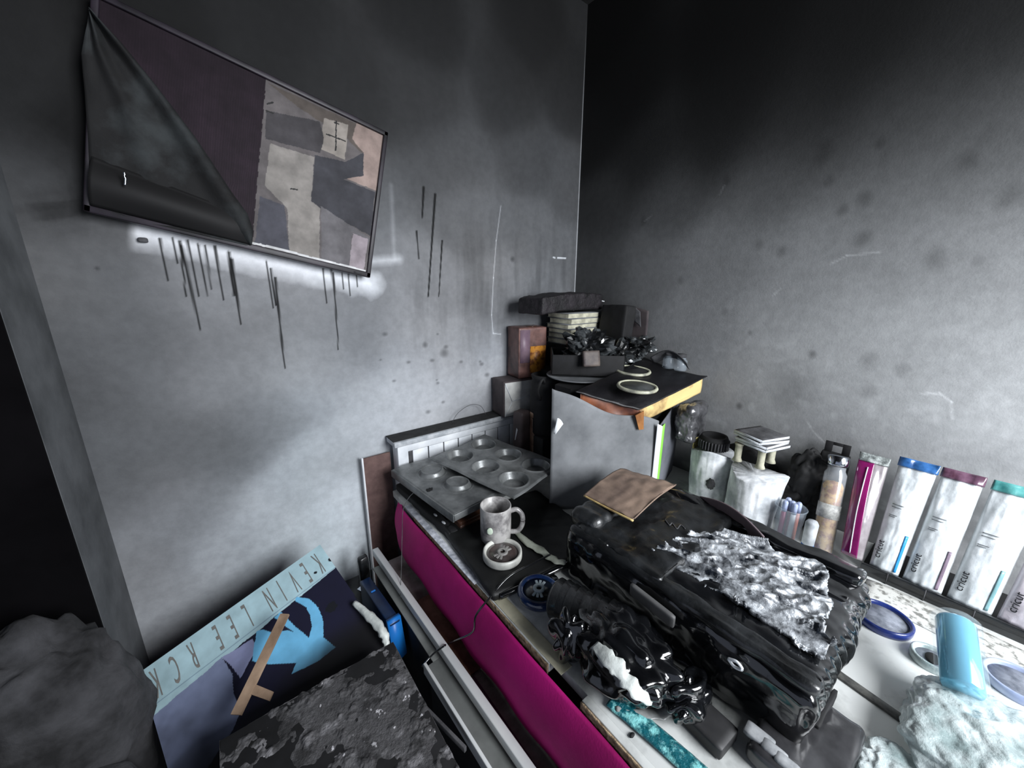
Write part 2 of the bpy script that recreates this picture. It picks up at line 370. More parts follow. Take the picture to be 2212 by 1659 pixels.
def rw_col(U, V):
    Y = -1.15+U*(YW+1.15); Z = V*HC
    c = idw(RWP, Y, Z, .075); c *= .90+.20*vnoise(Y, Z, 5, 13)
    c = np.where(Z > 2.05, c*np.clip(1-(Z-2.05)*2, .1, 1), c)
    rng = np.random.RandomState(8)
    for p in ((1868, 430, 13, .3), (1865, 515, 13, .3), (1820, 455, 9, .3), (1790, 390, 9, .25), (1688, 545, 10, .3), (2020, 560, 14, .22), (2180, 425, 16, .25), (2090, 350, 14, .25), (1780, 330, 18, .25), (1565, 675, 8, .2), (1755, 765, 7, .4),
              (1597, 877, 7, .5), (1710, 840, 42, .22), (1470, 605, 8, .2), (1390, 478, 9, .3), (1570, 390, 8, .3), (1640, 530, 9, .2), (1900, 310, 8, .3), (2110, 565, 8, .2), (1620, 718, 5, .3), (1875, 780, 14, .2), (1950, 800, 10, .25), (1880, 845, 14, .15)):
        a = wr(p[0], p[1]); r = p[2]/760*1.0
        c *= 1-.6*p[3]*np.clip(1.3-np.hypot(Y-a.y, (Z-a.z)*.8)/r+.4*(vnoise(Y, Z, 60, 2)-.5), 0, 1)
    for p, q in (((1392, 478), (1408, 466)), ((1555, 420), (1565, 400)), ((1670, 638), (1688, 622)), ((1795, 570), (1830, 552)), ((1830, 552), (1900, 545)), ((2030, 850), (2055, 868)), ((2055, 868), (2056, 905)), ((1745, 912), (1752, 925)), ((1755, 930), (1780, 955)), ((1990, 850), (2030, 850))):
        a = wr(*p); b = wr(*q); ab = np.array([b.y-a.y, b.z-a.z]); t = np.clip(((Y-a.y)*ab[0]+(Z-a.z)*ab[1])/(ab@ab), 0, 1)
        c += .10*np.clip(1.4-np.hypot(Y-a.y-t*ab[0], Z-a.z-t*ab[1])/.0022, 0, 1)
    c += .12*np.clip((vnoise(Y, Z, 30, 17)-.62)*8, 0, 1)*np.clip(1.45-Z, 0, 1)
    v = s2l(np.clip(c, .004, .98)); return np.stack([v*.965, v*.985, v*1.0], -1)
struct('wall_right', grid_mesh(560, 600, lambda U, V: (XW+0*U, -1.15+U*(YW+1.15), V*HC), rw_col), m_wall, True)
m_return = mat('smoked_plaster_return', (.25, .26, .27), (.38, .39, .40), rough=.85, scale=7, bump=.15, bscale=120)
m_breast = mat('soot_black_plaster', (.012, .01, .014), (.035, .03, .038), rough=1, scale=6, spec=.1)
struct('trim_1', box(XL-.10, XL, YC, YW+.05, 0, HC, 0), m_return)                       # side of the alcove
struct('wall_chimney', box(-2.2, XL-.001, YC-.006, YC+.10, 0, HC, 0), m_breast)
m_ceil = mat('soot_black_ceiling', (.015, .015, .017), (.05, .05, .055), rough=.95, scale=8, bump=.8, bscale=25)
struct('ceiling', box(-2.2, XW+.1, -1.25, YW+.1, HC, HC+.05, 0), m_ceil)
m_floor = mat('sooty_carpet', (.03, .03, .035), (.10, .10, .11), rough=1, scale=30, bump=.8, bscale=200)
struct('floor', box(-2.2, XW+.1, -1.25, YW+.1, -.05, 0, 0), m_floor)
m_back = mat('smoked_plaster_back', (.22, .22, .23), (.34, .34, .35), rough=.9, scale=5)
struct('wall_back', joinm(box(-.1, .28, -1.25, -1.15, 0, HC, 0), box(1.20, XW+.05, -1.25, -1.15, 0, HC, 0), box(.28, 1.20, -1.25, -1.15, 0, 1.18, 0), box(.28, 1.20, -1.25, -1.15, 2.26, HC, 0)), m_back)
struct('window_1', joinm(box(.28, .32, -1.22, -1.17, 1.18, 2.26, .002), box(1.16, 1.20, -1.22, -1.17, 1.18, 2.26, .002), box(.28, 1.2, -1.22, -1.17, 1.18, 1.22, .002), box(.28, 1.2, -1.22, -1.17, 2.22, 2.26, .002), box(.28, 1.2, -1.24, -1.12, 1.16, 1.18, .002)), m_white)
struct('baseboard_left', box(XL, XW, YW-.015, YW, 0, .12, .003), m_white)

# ================================================================= WALL TELEVISION
tv = thing('television', 'crooked wall television with its screen film peeling away, on the left wall', 'television', (.368, 1.13, 1.42))
TW, TH = .545, .388
tR = Matrix.Rotation(R(12.2), 4, 'Y')            # fallen clockwise on its bracket; local +x runs right, origin at the lower right corner
def tvl(m): m.transform(tR); return m
tv_o = Vector(tv.location)
tx = tR @ Vector((1, 0, 0)); tz = tR @ Vector((0, 0, 1))
def tvuv(x, y):
    p = onplane(x, y, tv_o, (0, 1, 0))-tv_o; return p.dot(tx), p.dot(tz)
m_bez = mat('sooty_bezel', (.05, .04, .06), (.16, .13, .17), rough=.5, scale=20)
b_ = .014
link('back_housing', tvl(box(-TW+.01, -.01, .004, .034, .01, TH-.01, .004)), m_matblk, tv)
link('bezel', tvl(joinm(box(-TW, 0, -.008, .006, 0, b_, .002), box(-TW, 0, -.008, .006, TH-b_*.8, TH, .002), box(-b_*.8, 0, -.008, .006, 0, TH, .002), box(-TW, -TW+b_*.8, -.008, .006, 0, TH, .002))), m_bez, tv)
patches = [  # outlines of the pale and dark patches painted on the screen, display grey-brown values
    ([(575, 170), (845, 290), (800, 600), (545, 528), (560, 340)], (.40, .38, .38)),
    ([(580, 180), (840, 300), (835, 345), (780, 330), (740, 290), (690, 262), (640, 230)], (.36, .33, .31)),
    ([(770, 265), (840, 298), (812, 412), (742, 385), (775, 370), (785, 330), (760, 300)], (.60, .53, .50)),
    ([(700, 255), (752, 270), (745, 345), (688, 320)], (.60, .57, .54)),
    ([(690, 262), (700, 300), (690, 330), (572, 300), (575, 240)], (.27, .26, .27)),
    ([(583, 310), (678, 340), (672, 435), (690, 440), (690, 560), (625, 545), (620, 450), (600, 430), (572, 400)], (.56, .54, .52)),
    ([(680, 335), (745, 350), (785, 330), (785, 380), (742, 388), (810, 415), (800, 510), (690, 450), (672, 435)], (.25, .25, .27)),
    ([(562, 425), (615, 445), (625, 545), (550, 528)], (.31, .31, .34)),
    ([(692, 445), (800, 515), (795, 530), (760, 505), (755, 575), (695, 560)], (.42, .41, .42)),
    ([(762, 505), (795, 515), (786, 585), (753, 578)], (.62, .58, .60)),
    ([(838, 292), (843, 296), (800, 592), (790, 588)], (.80, .78, .78)),
    ([(545, 522), (790, 583), (789, 588), (545, 527)], (.84, .84, .84))]
def scr_pos(U, V):
    x = -TW+.011+U*(TW-.022); z = .012+V*(TH-.022); return x*tx.x+z*tz.x, 0*U-.0015, x*tx.z+z*tz.z
def scr_col(U, V):
    x = -TW+.011+U*(TW-.022); z = .012+V*(TH-.022)
    x = x+.004*(vnoise(x, z, 60, 7)-.5); z2 = z+.004*(vnoise(x, z, 60, 8)-.5)
    c = np.zeros(U.shape+(3,)); stripe = (np.sin(x*1500)*.5+.5)*.5+.5*vnoise(x, z*0, 500, 4)
    base = .10+.075*stripe*np.clip(1.1-z*2, .2, 1)
    c[..., 0] = base*1.15; c[..., 1] = base*.85; c[..., 2] = base*1.1
    for poly, col in patches:
        k = inpoly(x, z2, [tvuv(*p) for p in poly]); c[k] = col
    mark = [[(726, 262), (724, 325)], [(705, 290), (745, 305)], [(722, 265), (731, 268)], [(577, 225), (590, 222)], [(575, 240), (590, 245)], [(628, 408), (642, 410)]]
    for a, b in mark:
        a = np.array(tvuv(*a)); b = np.array(tvuv(*b)); ab = b-a; t = np.clip(((x-a[0])*ab[0]+(z-a[1])*ab[1])/(ab@ab), 0, 1)
        k = np.hypot(x-a[0]-t*ab[0], z-a[1]-t*ab[1]) < .0016; c[k] = .18
    c *= (.82+.36*vnoise(x, z, 22, 12))[..., None]; c *= np.clip(1.05-.9*np.clip(z-.24, 0, 1), .6, 1)[..., None]
    return s2l(c)
link('screen', grid_mesh(400, 260, scr_pos, scr_col), mat('patchy_screen', (1, 1, 1), (.86, .86, .86), rough=.6, attr='pigment', scale=30, spec=.12), tv)
# film peeled off the glass, hanging from the left, its free edge rolled outwards
cv = [(200, 35), (262, 100), (340, 195), (420, 300), (500, 420), (533, 465), (545, 500), (542, 530)]
bt = [(195, 30), (178, 120), (185, 200), (192, 290), (196, 400), (198, 442), (300, 478), (530, 530)]
def film_pt(u, v):
    k = u*7; i = min(6, int(k)); t = k-i
    a = Vector(tvuv(*cv[i])).lerp(Vector(tvuv(*cv[i+1])), t); b = Vector(tvuv(*bt[i])).lerp(Vector(tvuv(*bt[i+1])), t)
    q = b.lerp(a, v); h = .004+.022*math.exp(-((v-.93)/.10)**2)*min(1, (1-u)*6+.3)+.012*math.exp(-((v-.45)/.12)**2)*(1-u)+.004*noise.noise(Vector((u*9, v*5, 2)))
    p = tx*q.x+tz*q.y; return (p.x, -h-.004, p.z)
link('peeled_film', sheet(70, 34, film_pt, .0012), mat('sooty_film', (.04, .04, .045), (.17, .185, .19), rough=.85, scale=9, thr=(.48, .66), bump=.4, bscale=30), tv, label='black plastic film curling off the screen')
def lowfilm(u, v):
    a0 = Vector(tvuv(200, 340)).lerp(Vector(tvuv(520, 462)), u); b0 = Vector(tvuv(197, 445)).lerp(Vector(tvuv(543, 530)), u)
    q = b0.lerp(a0, v); p = tx*q.x+tz*q.y; return (p.x, -.010-.028*math.sin(math.pi*min(1, v*1.05))*(.5+.5*math.sin(math.pi*min(1, u*.9+.2))), p.z)
link('rolled_film', sheet(50, 16, lowfilm, .0012), mat('black_film_roll', (.03, .027, .03), (.05, .045, .05), rough=.75, scale=8), tv, label='black film rolled along the lower edge')
link('badge', tvl(box(-.045, -.025, -.0095, -.008, .004, .008, 0)), m_sootgrey, tv)
solo('nail', tube([wl(268, 372, 1.08), wl(271, 385, 1.08), wl(270, 400, 1.08)], .0022), m_chrome, 'tiny bright metal clip hanging on the dark television film', 'clip')
solo('wall_plug', rbox(.016, .014, .010, .003, 3, tf=TF(wl(310, 524, 1.163))), m_sootgrey, 'small grey wall plug under the television, above the drips', 'wall plug')

# ================================================================= HEADBOARD AND BROWN BOARD
hb = thing('headboard', 'white tongue and groove headboard with sooty top, against the left wall behind the desk', 'headboard', (.40, 1.10, 0))
link('panel', box(.02, .66, .018, .03, 0, .90, .001), m_sootgrey, hb)
link('rail', box(.02, .66, .006, .02, .876, .906, .002), m_white, hb)
for i in range(10): link('groove_board', box(.055+i*.058, .055+i*.058+.054, .012, .0185, .10, .873, .0015), m_white, hb)
link('post', box(.0, .035, 0, .045, 0, .905, .002), m_white, hb); link('post', box(.625, .66, 0, .045, 0, .905, .002), m_white, hb)
link('cap', box(-.012, .68, -.010, .062, .905, .922, .003), mat('sooty_cap_edge', (.62, .64, .66), (.82, .83, .84), rough=.7, scale=30), hb)
link('cap_top', box(-.012, .68, .000, .064, .9215, .9245, .001), mat('soot_on_cap', (.10, .10, .10), (.17, .17, .17), rough=.9, scale=40, thr=(.3, .6)), hb, label='soot covered top edge')
solo('hardboard_sheet', joinm(box(.305, .392, 1.148, 1.154, .12, .872, .0005)), mat('red_brown_hardboard', (.33, .25, .24), (.42, .33, .31), rough=.85, scale=30), 'reddish brown sheet of hardboard standing upright at the left end of the headboard', 'board')
solo('white_strip', box(.299, .304, 1.14, 1.15, .12, .878, .0005), m_white, 'thin white strip along the left edge of the reddish brown hardboard', 'strip')
solo('thin_wire', tube([(.62, 1.14, .925), (.645, 1.142, .955), (.70, 1.145, .975), (.745, 1.145, .962), (.765, 1.14, .925)], .0008, 5), m_sootgrey, 'hair thin bent wire arching over the headboard top', 'wire')

# ================================================================= DESK
desk = thing('desk', 'white chipboard worktop with chipped front edge and magenta cloth front, along the right wall', 'desk', (.80, .10, 0))
m_top = mat('scorched_white_worktop', (.52, .53, .52), (.90, .91, .90), rough=.35, scale=7, thr=(.30, .52), coat=.2)
def dsk(m): m.transform(Matrix.Translation((-.80, -.10, 0))); return m
def topf(co, n): return Vector((0, 0, 0))
link('worktop', dsk(box(.372, 1.255, .368, 1.095, .742, .762, .001)), m_top, desk)
link('worktop', dsk(box(.385, 1.255, -1.10, .367, .742, .762, .001)), m_top, desk)
def chip(u, v, y0, y1, x):
    y = y0+u*(y1-y0); z = .741+v*.0195; return (x-.0015*noise.noise(Vector((y*160, z*160, 0)))-.001, y, z)
link('chipped_edge', dsk(sheet(240, 4, lambda u, v: chip(u, v, .368, .93, .371), .002)), m_chip, desk)
link('chipped_edge', dsk(sheet(240, 4, lambda u, v: chip(u, v, -1.08, .292, .371), .002)), m_chip, desk)
link('worktop_front', dsk(box(.372, .386, -1.10, .292, .742, .762, .001)), m_top, desk)
link('edge_trim', dsk(box(.366, .384, .60, .985, .762, .7645, .0008)), mat('blistered_white_laminate', (.58, .60, .64), (.92, .93, .96), rough=.4, scale=60), desk, label='blistered white laminate strip')
link('edge_trim', dsk(box(.374, .400, .34, .55, .762, .7635, .0005)), mat('cream_laminate', (.74, .72, .62), (.84, .82, .72), rough=.4, scale=30), desk, label='cream laminate strip')
link('carcass', dsk(box(.44, 1.24, -1.08, 1.08, 0, .742, .002)), m_matblk, desk)
def cloth(u, v):
    y = -.35+u*1.415; z = .748-v*.188
    b = .028*math.sin(v*math.pi)**.8*(1-.25*v)+.004*noise.noise(Vector((y*6, z*4, 1)))+.0025*math.sin(y*34+z*22)*v
    if y > 1.0: b -= (y-1.0)*.3
    return (.368-b-.003, y, z+.006*math.sin(y*7)*v)
link('cloth_front', dsk(sheet(160, 30, cloth, .0015)), m_magenta, desk, label='magenta cloth hanging from the front edge')

# ---------------------------------------------------------------- left of the desk, low down
cb = thing('cardboard_box', 'long grey cardboard box with purple stripe and navy label, under the magenta cloth', 'box', (.361, .55, .0))
link('body', rbox(.078, 1.02, .545, .004, 24, lambda c, n: n*.004*fb(c, 12), TF((.0, .0, 0))), mat('stained_grey_card', (.36, .33, .31), (.60, .57, .56), rough=.85, scale=14), cb)
link('stripe', box(-.028, -.018, -.19, .02, .548, .5505, 0), mat('purple_stripe', (.30, .13, .24), (.34, .16, .28), rough=.7), cb)
link('brown_patch', box(-.03, .035, .03, .30, .5475, .5495, 0), mat('brown_stain', (.36, .22, .16), (.50, .34, .28), rough=.8, scale=30), cb)
lb = link('label', box(-.02, .038, -.42, -.215, .5475, .550, .001), mat('navy_label', (.12, .17, .27), (.18, .24, .36), rough=.6, scale=30), cb, label='navy blue label with pale outline')
link('label_outline', joinm(box(-.014, -.0125, -.42, -.235, .550, .5508, 0), box(.0305, .032, -.42, -.235, .550, .5508, 0), box(-.014, .032, -.2355, -.234, .550, .5508, 0)), m_wax, lb)
ch = thing('plastic_channel', 'long white plastic channel lying parallel to the desk front', 'channel', (.289, .62, .505), 1.5)
link('base_plate', joinm(box(-.032, .016, -.50, .02, .066, .070, .001), box(-.012, .016, .02, .40, .066, .070, .001)), mat('grey_channel_inside', (.40, .41, .40), (.56, .57, .56), rough=.6, scale=6), ch)
link('flange', box(.006, .024, -.50, .445, .076, .100, .002), m_lath, ch); link('flange', box(-.036, -.029, -.44, .02, .056, .084, .0015), m_lath, ch)
link('support', joinm(box(-.030, .012, -.48, .0, -.50, .066, .002), box(-.008, .012, .0, .38, -.50, .066, .002)), m_matblk, ch)
solo('grey_strip', box(-.003, .003, -.055, .055, 0, .012, .001, TF((.232, .50, .575), (0, 0, 14))), m_sootgrey, 'short grey strip of trim poking out beside the sooty board corner', 'strip')
cs = thing('tool_case', 'dark blue plastic case with a bright blue end, standing left of the white channel', 'case', (.238, .90, .46), 4)
link('body', box(-.014, .016, -.11, .085, 0, .120, .003), m_blue, cs)
link('end_cap', prism([(-.016, -.135, .02), (.020, -.125, .02), (.018, -.108, .126), (-.016, -.108, .126)], (0, 1, 0), .012), m_bblue, cs, label='bright blue end')
link('catch', box(-.006, .006, .02, .024, .120, .123, .0005), m_bblue, cs)
kn = thing('black_handled_tool', 'tool with a rounded black handle and chrome collar behind the sooty picture', 'tool', (.245, 1.03, .48))
link('handle', rbox(.030, .024, .115, .009, 6, tf=TF((0, 0, .04), (8, -4, 10))), m_blk, kn)
link('collar', box(-.022, .022, -.016, .014, .030, .036, .001, TF((0, 0, 0), (0, 0, 25))), m_chrome, kn)

# canvas print
CA, CB_, CC = Vector((.135, 1.001, .730)), Vector((-.215, .963, .621)), Vector((.240, .679, .617))
cu = (CB_-CA).normalized(); cvv = (CC-CA); cvv = (cvv-cu*cvv.dot(cu)).normalized(); cn = cu.cross(cvv).normalized()
if cn.z < 0: cn = -cn
CWd, CHt = .385, .345
cp = thing('canvas_print', 'blue canvas print with faded lettering along a pale strip, leaning on the left wall', 'picture', CA)
def cuv(x, y):
    p = onplane(x, y, CA, cn)-CA; return p.dot(cu), p.dot(cvv)
ART = [([(285, 1455), (690, 1172), (738, 1216), (328, 1548)], (.70, .82, .85)),
       ([(328, 1548), (480, 1420), (500, 1455), (505, 1500), (520, 1540), (505, 1570), (420, 1700), (280, 1700), (290, 1600)], (.52, .56, .68)),
       ([(480, 1420), (545, 1380), (556, 1400), (518, 1465), (500, 1440)], (.58, .60, .74)),
       ([(640, 1289), (668, 1294), (687, 1312), (698, 1341), (699, 1377), (724, 1398), (688, 1427), (632, 1456), (641, 1432), (582, 1435), (545, 1428), (552, 1363), (568, 1360), (591, 1367), (622, 1361), (637, 1366), (620, 1354), (593, 1334), (608, 1322), (641, 1357), (667, 1378), (674, 1352), (672, 1332), (660, 1312), (638, 1298)], (.45, .74, .90)),
]
def can_pos(U, V): 
    a, b = U*CWd, V*CHt; return a*cu.x+b*cvv.x, a*cu.y+b*cvv.y, a*cu.z+b*cvv.z
def can_col(U, V):
    a, b = U*CWd, V*CHt; wv = .006*(vnoise(a, b, 40, 3)-.5); c = np.zeros(U.shape+(3,)); c[...] = (.075, .075, .17)
    for poly, col in ART: c[inpoly(a+wv, b-wv, [cuv(*p) for p in poly])] = col
    k = np.abs(b-.083) < .0012; c[k] = (.56, .66, .72)
    soot = np.clip(np.clip((vnoise(a, b, 11, 5)-.35)*2.2, 0, 1)*np.clip((a-.24)*6, 0, 1)*np.clip(b*9-.2, 0, 1)+np.clip((b-.21+.08*(vnoise(a, b, 8, 7)-.5))*14, 0, 1), 0, 1)  # soot patches, plus the front board's shade painted across the lower end
    c *= (1-.8*soot)[..., None]; c *= (.92+.16*vnoise(a, b, 30, 6))[..., None]  # darkens by soot and the front board's painted shade together
    for p, r in (((714, 1208), .006), ((681, 1237), .004), ((715, 1312), .012), ((775, 1288), .010)):
        q = cuv(*p); kk = np.hypot(a-q[0], b-q[1]) < r*(.5+vnoise(a, b, 150, 3)); c[kk] = (.06, .07, .10)
    return s2l(c)
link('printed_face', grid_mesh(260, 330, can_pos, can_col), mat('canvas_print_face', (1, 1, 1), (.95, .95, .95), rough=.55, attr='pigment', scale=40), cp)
fr = prism([Vector((0, 0, 0))-cn*.0008, cu*CWd-cn*.0008, cu*CWd+cvv*CHt-cn*.0008, cvv*CHt-cn*.0008], -cn, .018)
link('stretcher_frame', fr, mat('canvas_side', (.10, .11, .16), (.20, .21, .25), rough=.8), cp, smooth=False)
m_let = mat('taupe_lettering', (.43, .42, .41), (.50, .49, .47), rough=.8, scale=60)
for chh, (x, y) in zip('KEVINLEERCK', ((687, 1216), (662, 1237), (637, 1257), (610, 1278), (584, 1297), (537, 1335), (507, 1362), (476, 1387), (424, 1432), (385, 1464), (345, 1500))):
    a, b = cuv(x, y); o = cu*a+cvv*.041+cn*.0006
    link('letter', text_mesh(chh, .092, .0003, .20, frame_tf(o, cu, cvv)), m_let, cp, smooth=False)

solo('added_black_chest', box(-.16, .19, .70, .93, 0, .455, .006), m_matblk, 'black chest added under the blue canvas print to prop it and blacken the gap', 'chest')  # added box: props the canvas and gives black in the gap
st = thing('wooden_stick', 'bare wooden stick with a stub lying across the blue canvas print', 'stick', onplane(560, 1430, CA+cn*.05, cn))
s0 = onplane(617, 1328, CA+cn*.05, cn)-Vector(st.location); s1 = onplane(512, 1545, CA+cn*.07, cn)-Vector(st.location)
sd = (s1-s0).normalized(); ssx = sd.cross(cn).normalized()
link('shaft', prism([s0-ssx*.009, s0+ssx*.009, s1+ssx*.009, s1-ssx*.009], cn, .007), m_wood, st, smooth=False)
s2 = s0.lerp(s1, .72); link('stub', prism([s2, s2+sd*.016, s2+sd*.026+ssx*-.048, s2+sd*.012+ssx*-.048], cn, .006), m_wood, st, smooth=False)
def strip_mesh(path, wid, lift, th=.001, up=None, nn=26, wobble=.0):
    """ragged strip of torn plastic following 3D points"""
    pts = [Vector(p) for p in path]
    def P(t):
        k = t*(len(pts)-1); i = min(len(pts)-2, int(k)); f = k-i
        p0 = pts[max(0, i-1)]; p1 = pts[i]; p2 = pts[i+1]; p3 = pts[min(len(pts)-1, i+2)]
        return .5*((2*p1)+(-p0+p2)*f+(2*p0-5*p1+4*p2-p3)*f*f+(-p0+3*p1-3*p2+p3)*f**3)
    def F(u, v):
        p = P(u); d = (P(min(1, u+.02))-P(max(0, u-.02))).normalized(); n = Vector(up or (0, 0, 1)); s = d.cross(n).normalized()
        ww = wid*(.35+.65*math.sin(math.pi*min(1, max(0, u*.86+.1))))*(1+wobble*noise.noise(Vector((u*12, v*3, wid*100))))
        return p+s*(v-.5)*ww+n*(lift*math.sin(v*math.pi)+.003*noise.noise(Vector((u*8, v*2, 3))))
    return sheet(nn, 6, F, th)
o_ = lambda x, y, h=.02: onplane(x, y, CA+cn*h, cn)
solo('torn_strip', strip_mesh([o_(765, 1302, .012), o_(795, 1328, .02), o_(820, 1355, .024), o_(833, 1380, .02), o_(835, 1400, .012)], .020, .005, up=cn, wobble=.4), m_paperw, 'pale curved strip of torn plastic on the dark corner of the canvas print', 'torn strip')

# sooty board in the foreground
sb = thing('side_table', 'low table with square top covered in flaking soot, in front of the canvas print', 'table', (.05, .42, 0))
def brd(U, V): 
    X = -.145+U*.290; Y = -.24+V*.468; Z = .682+.006*(vnoise(X, Y, 18, 2)-.5)+.010*np.clip(vnoise(X, Y, 45, 4)-.56, 0, 1)*2
    return X, Y, Z
def brc(U, V):
    X = -.145+U*.290; Y = -.24+V*.468; c = .33+.10*(vnoise(X, Y, 14, 5)-.5); n = vnoise(X, Y, 55, 6); n2 = vnoise(X, Y, 20, 8)
    c = c-.13*np.clip((n-.52)*6, 0, 1)*np.clip((n2-.42)*6, 0, 1); c = c+.20*np.clip((vnoise(X, Y, 38, 9)-.62)*8, 0, 1)+.5*(vnoise(X, Y, 90, 10) > .80)
    v = s2l(c); return np.stack([v, v*.98, v*1.02], -1)
link('sooty_top', grid_mesh(300, 420, brd, brc), mat('flaking_soot', (1, 1, 1), (.8, .8, .8), rough=.85, attr='pigment', scale=120, bump=.8, bscale=260), sb)
link('table_top', box(-.145, .145, -.24, .228, .66, .682, .002), m_matblk, sb)
for a in (-.125, .125):
    for b in (-.22, .205): link('leg', box(a-.015, a+.015, b-.015, b+.015, 0, .66, .002), m_matblk, sb)

# soot-covered bedding heap, lower left
def heapf(k):
    return lambda n: .13*fb(n, 1.5, k)+.12*abs(noise.noise(Vector((n.x*2+k, n.y*2, n.z*5.5))))+.03*fb(n, 6, k+2)+.012*fb(n, 16, k)
solo('bedding_heap', joinm(blob(-.50, .66, .32, .30, .26, .50, 5, heapf(1), .0), blob(-.335, .865, .62, .125, .085, .25, 5, heapf(4), .1), blob(-.33, .62, .28, .15, .20, .32, 5, heapf(6), .0)), mat('sooty_bedding', (.10, .10, .105), (.25, .25, .26), rough=1, scale=14, bump=.8, bscale=60), 'heap of soot covered bedding in the lower left corner beside the canvas print', 'bedding')

# ================================================================= DESK TOP, LEFT END
DT = .7625
# melted laptop-like black slab
def slab(co, n): return Vector((0, 0, .004*fb(co, 9, 2)+.0025*fb(co, 30, 3)))
sl = thing('melted_tablet', 'melted black slab under the mug and white reel, lying on the desk', 'tablet', (.545, .665, DT), -6)
link('body', rbox(.325, .30, .020, .008, 40, slab), mat('matte_melted_black', (.03, .032, .032), (.085, .09, .088), rough=.55, scale=9, bump=.2, bscale=60), sl)
link('melted_lip', tube([(-.145, -.150, .010), (-.09, -.158, .016), (-.03, -.153, .012), (.03, -.158, .018), (.13, -.150, .012)], .007, 8), m_gloss, sl, label='glossy melted lip along its front')
solo('black_lump', rbox(.10, .060, .012, .006, 24, lambda c, n: n*.006*fb(c, 20, 5), TF((.470, .492, DT), (0, 0, -12))), m_gloss, 'flat glossy black melted lump below the slab, beneath the blue spool', 'lump')
ZS = DT+.022
fd = thing('charred_folder', 'charred black folder lying along the desk edge under the baking trays', 'folder', (.402, .93, DT), 2)
link('cover', rbox(.030, .33, .022, .005, 20, lambda c, n: n*.004*fb(c, 18, 4)), m_matblk, fd)
for a, b in ((-.115, .012), (-.07, .018)): link('bare_patch', blob(.0, a, .0225, .004, .009, .0015, 2), m_wax, fd, label='bare white patch')
wb = thing('wooden_box', 'flat scorched dark wooden box under the candle jar', 'box', (.470, .865, DT), 3)
link('body', box(-.045, .045, -.095, .11, 0, .026, .002), m_dwood, wb); link('lid', rbox(.094, .209, .012, .003, 14, lambda c, n: n*.0015*fb(c, 30), TF((0, .0075, .026))), m_dwood, wb)
cj = thing('candle_jar', 'round glass jar with blue and cream bands under the tray corner', 'jar', (.462, .812, DT+.038))
link('glass', lathe([(0, 0), (.026, 0), (.030, .003), (.027, .009), (.030, .013), (.034, .014), (.034, .038), (.031, .038), (.030, .016), (0, .016)]), m_clear, cj)
link('blue_band', lathe([(.0345, .028), (.0345, .038), (.0342, .038), (.0342, .028)]), mat('periwinkle', (.28, .36, .78), (.34, .42, .84), rough=.4), cj)
link('cream_band', lathe([(.0346, .015), (.0346, .028), (.0342, .028), (.0342, .015)]), mat('cream_band', (.86, .80, .68), (.90, .86, .76), rough=.4), cj)
# baking trays
def tray(name, label, cx, cy, z, rz, sx, sy, holes, depth, r, tilt=(0, 0), inner=True):
    t = thing(name, label, 'baking tray', (cx, cy, z), rz, 'muffin trays on the desk')
    def pos(U, V):
        X = (U-.5)*sx; Y = (V-.5)*sy; Z = 0*X
        e = np.minimum(np.minimum(sx/2-np.abs(X), sy/2-np.abs(Y)), .03); Z = np.where(e < .006, -.004*(1-e/.006), 0)
        for a, b in holes:
            d = np.hypot(X-a, Y-b); Z = Z+depth*np.clip((r-d)/.008, 0, 1)+np.sign(depth)*0+.0022*np.exp(-((d-r-.002)/.003)**2)
            if not inner: Z = Z+.002*np.exp(-((d-r*.80)/.0025)**2)-.0015*(d < r*.76)
        Z = Z+.0022*np.sin(X*38+1)*np.sin(Y*31)+X*tilt[0]+Y*tilt[1]; return X, Y, Z
    me = grid_mesh(190, 220, pos); o = link('plate', me, m_steel, t)
    m = o.modifiers.new('thickness', 'SOLIDIFY'); m.thickness = .0012; m.offset = -1
    return t
t1 = tray('baking_tray', 'lower muffin tray with two flat raised discs, overhanging the desk edge', .498, .925, .846, 6, .23, .335, [(-.035, .058), (-.022, -.056)], .013, .040, inner=False)
link('folded_rim', box(-.116, -.112, -.165, .165, -.024, -.002, .001), m_steel, t1); link('folded_rim', box(-.113, .113, -.1675, -.1635, -.020, -.002, .001), m_steel, t1)
solo('rag_scrap', blob(.408, .895, .842, .016, .016, .006, 3, lambda n: .3*fb(n, 3)), m_matblk, 'small black burnt scrap stuck on the front rim of the lower tray', 'scrap')
tray('baking_tray', 'upper muffin tray with six round cups, lying over the lower tray', .632, .885, .872, 12, .245, .345, [(-.050, .112), (.055, .112), (-.050, 0), (.055, 0), (-.050, -.112), (.055, -.112)], -.020, .041, tilt=(.03, .02))
# mug
mg = thing('mug', 'white coffee mug with smoky stains standing on the black slab', 'mug', (.480, .678, ZS-.001), -38)
m_mug = mat('smoked_glaze', (.44, .43, .43), (.68, .67, .66), rough=.3, scale=22, coat=.4, thr=(.4, .55))
link('body', lathe([(0, .0), (.034, 0), (.037, .004), (.0385, .02), (.0385, .094), (.0375, .096), (.0355, .094), (.0355, .012), (.032, .008), (0, .008)], 48), m_mug, mg)
link('handle', tube([(.036, 0, .078), (.052, 0, .082), (.066, 0, .066), (.066, 0, .040), (.055, 0, .022), (.037, 0, .020)], .0062, 10), m_mug, mg)
link('print', blob(-.012, -.0375, .046, .008, .0015, .010, 2), mat('pale_green_print', (.72, .78, .70), (.80, .84, .78), rough=.5), mg, label='pale green flower on the side')
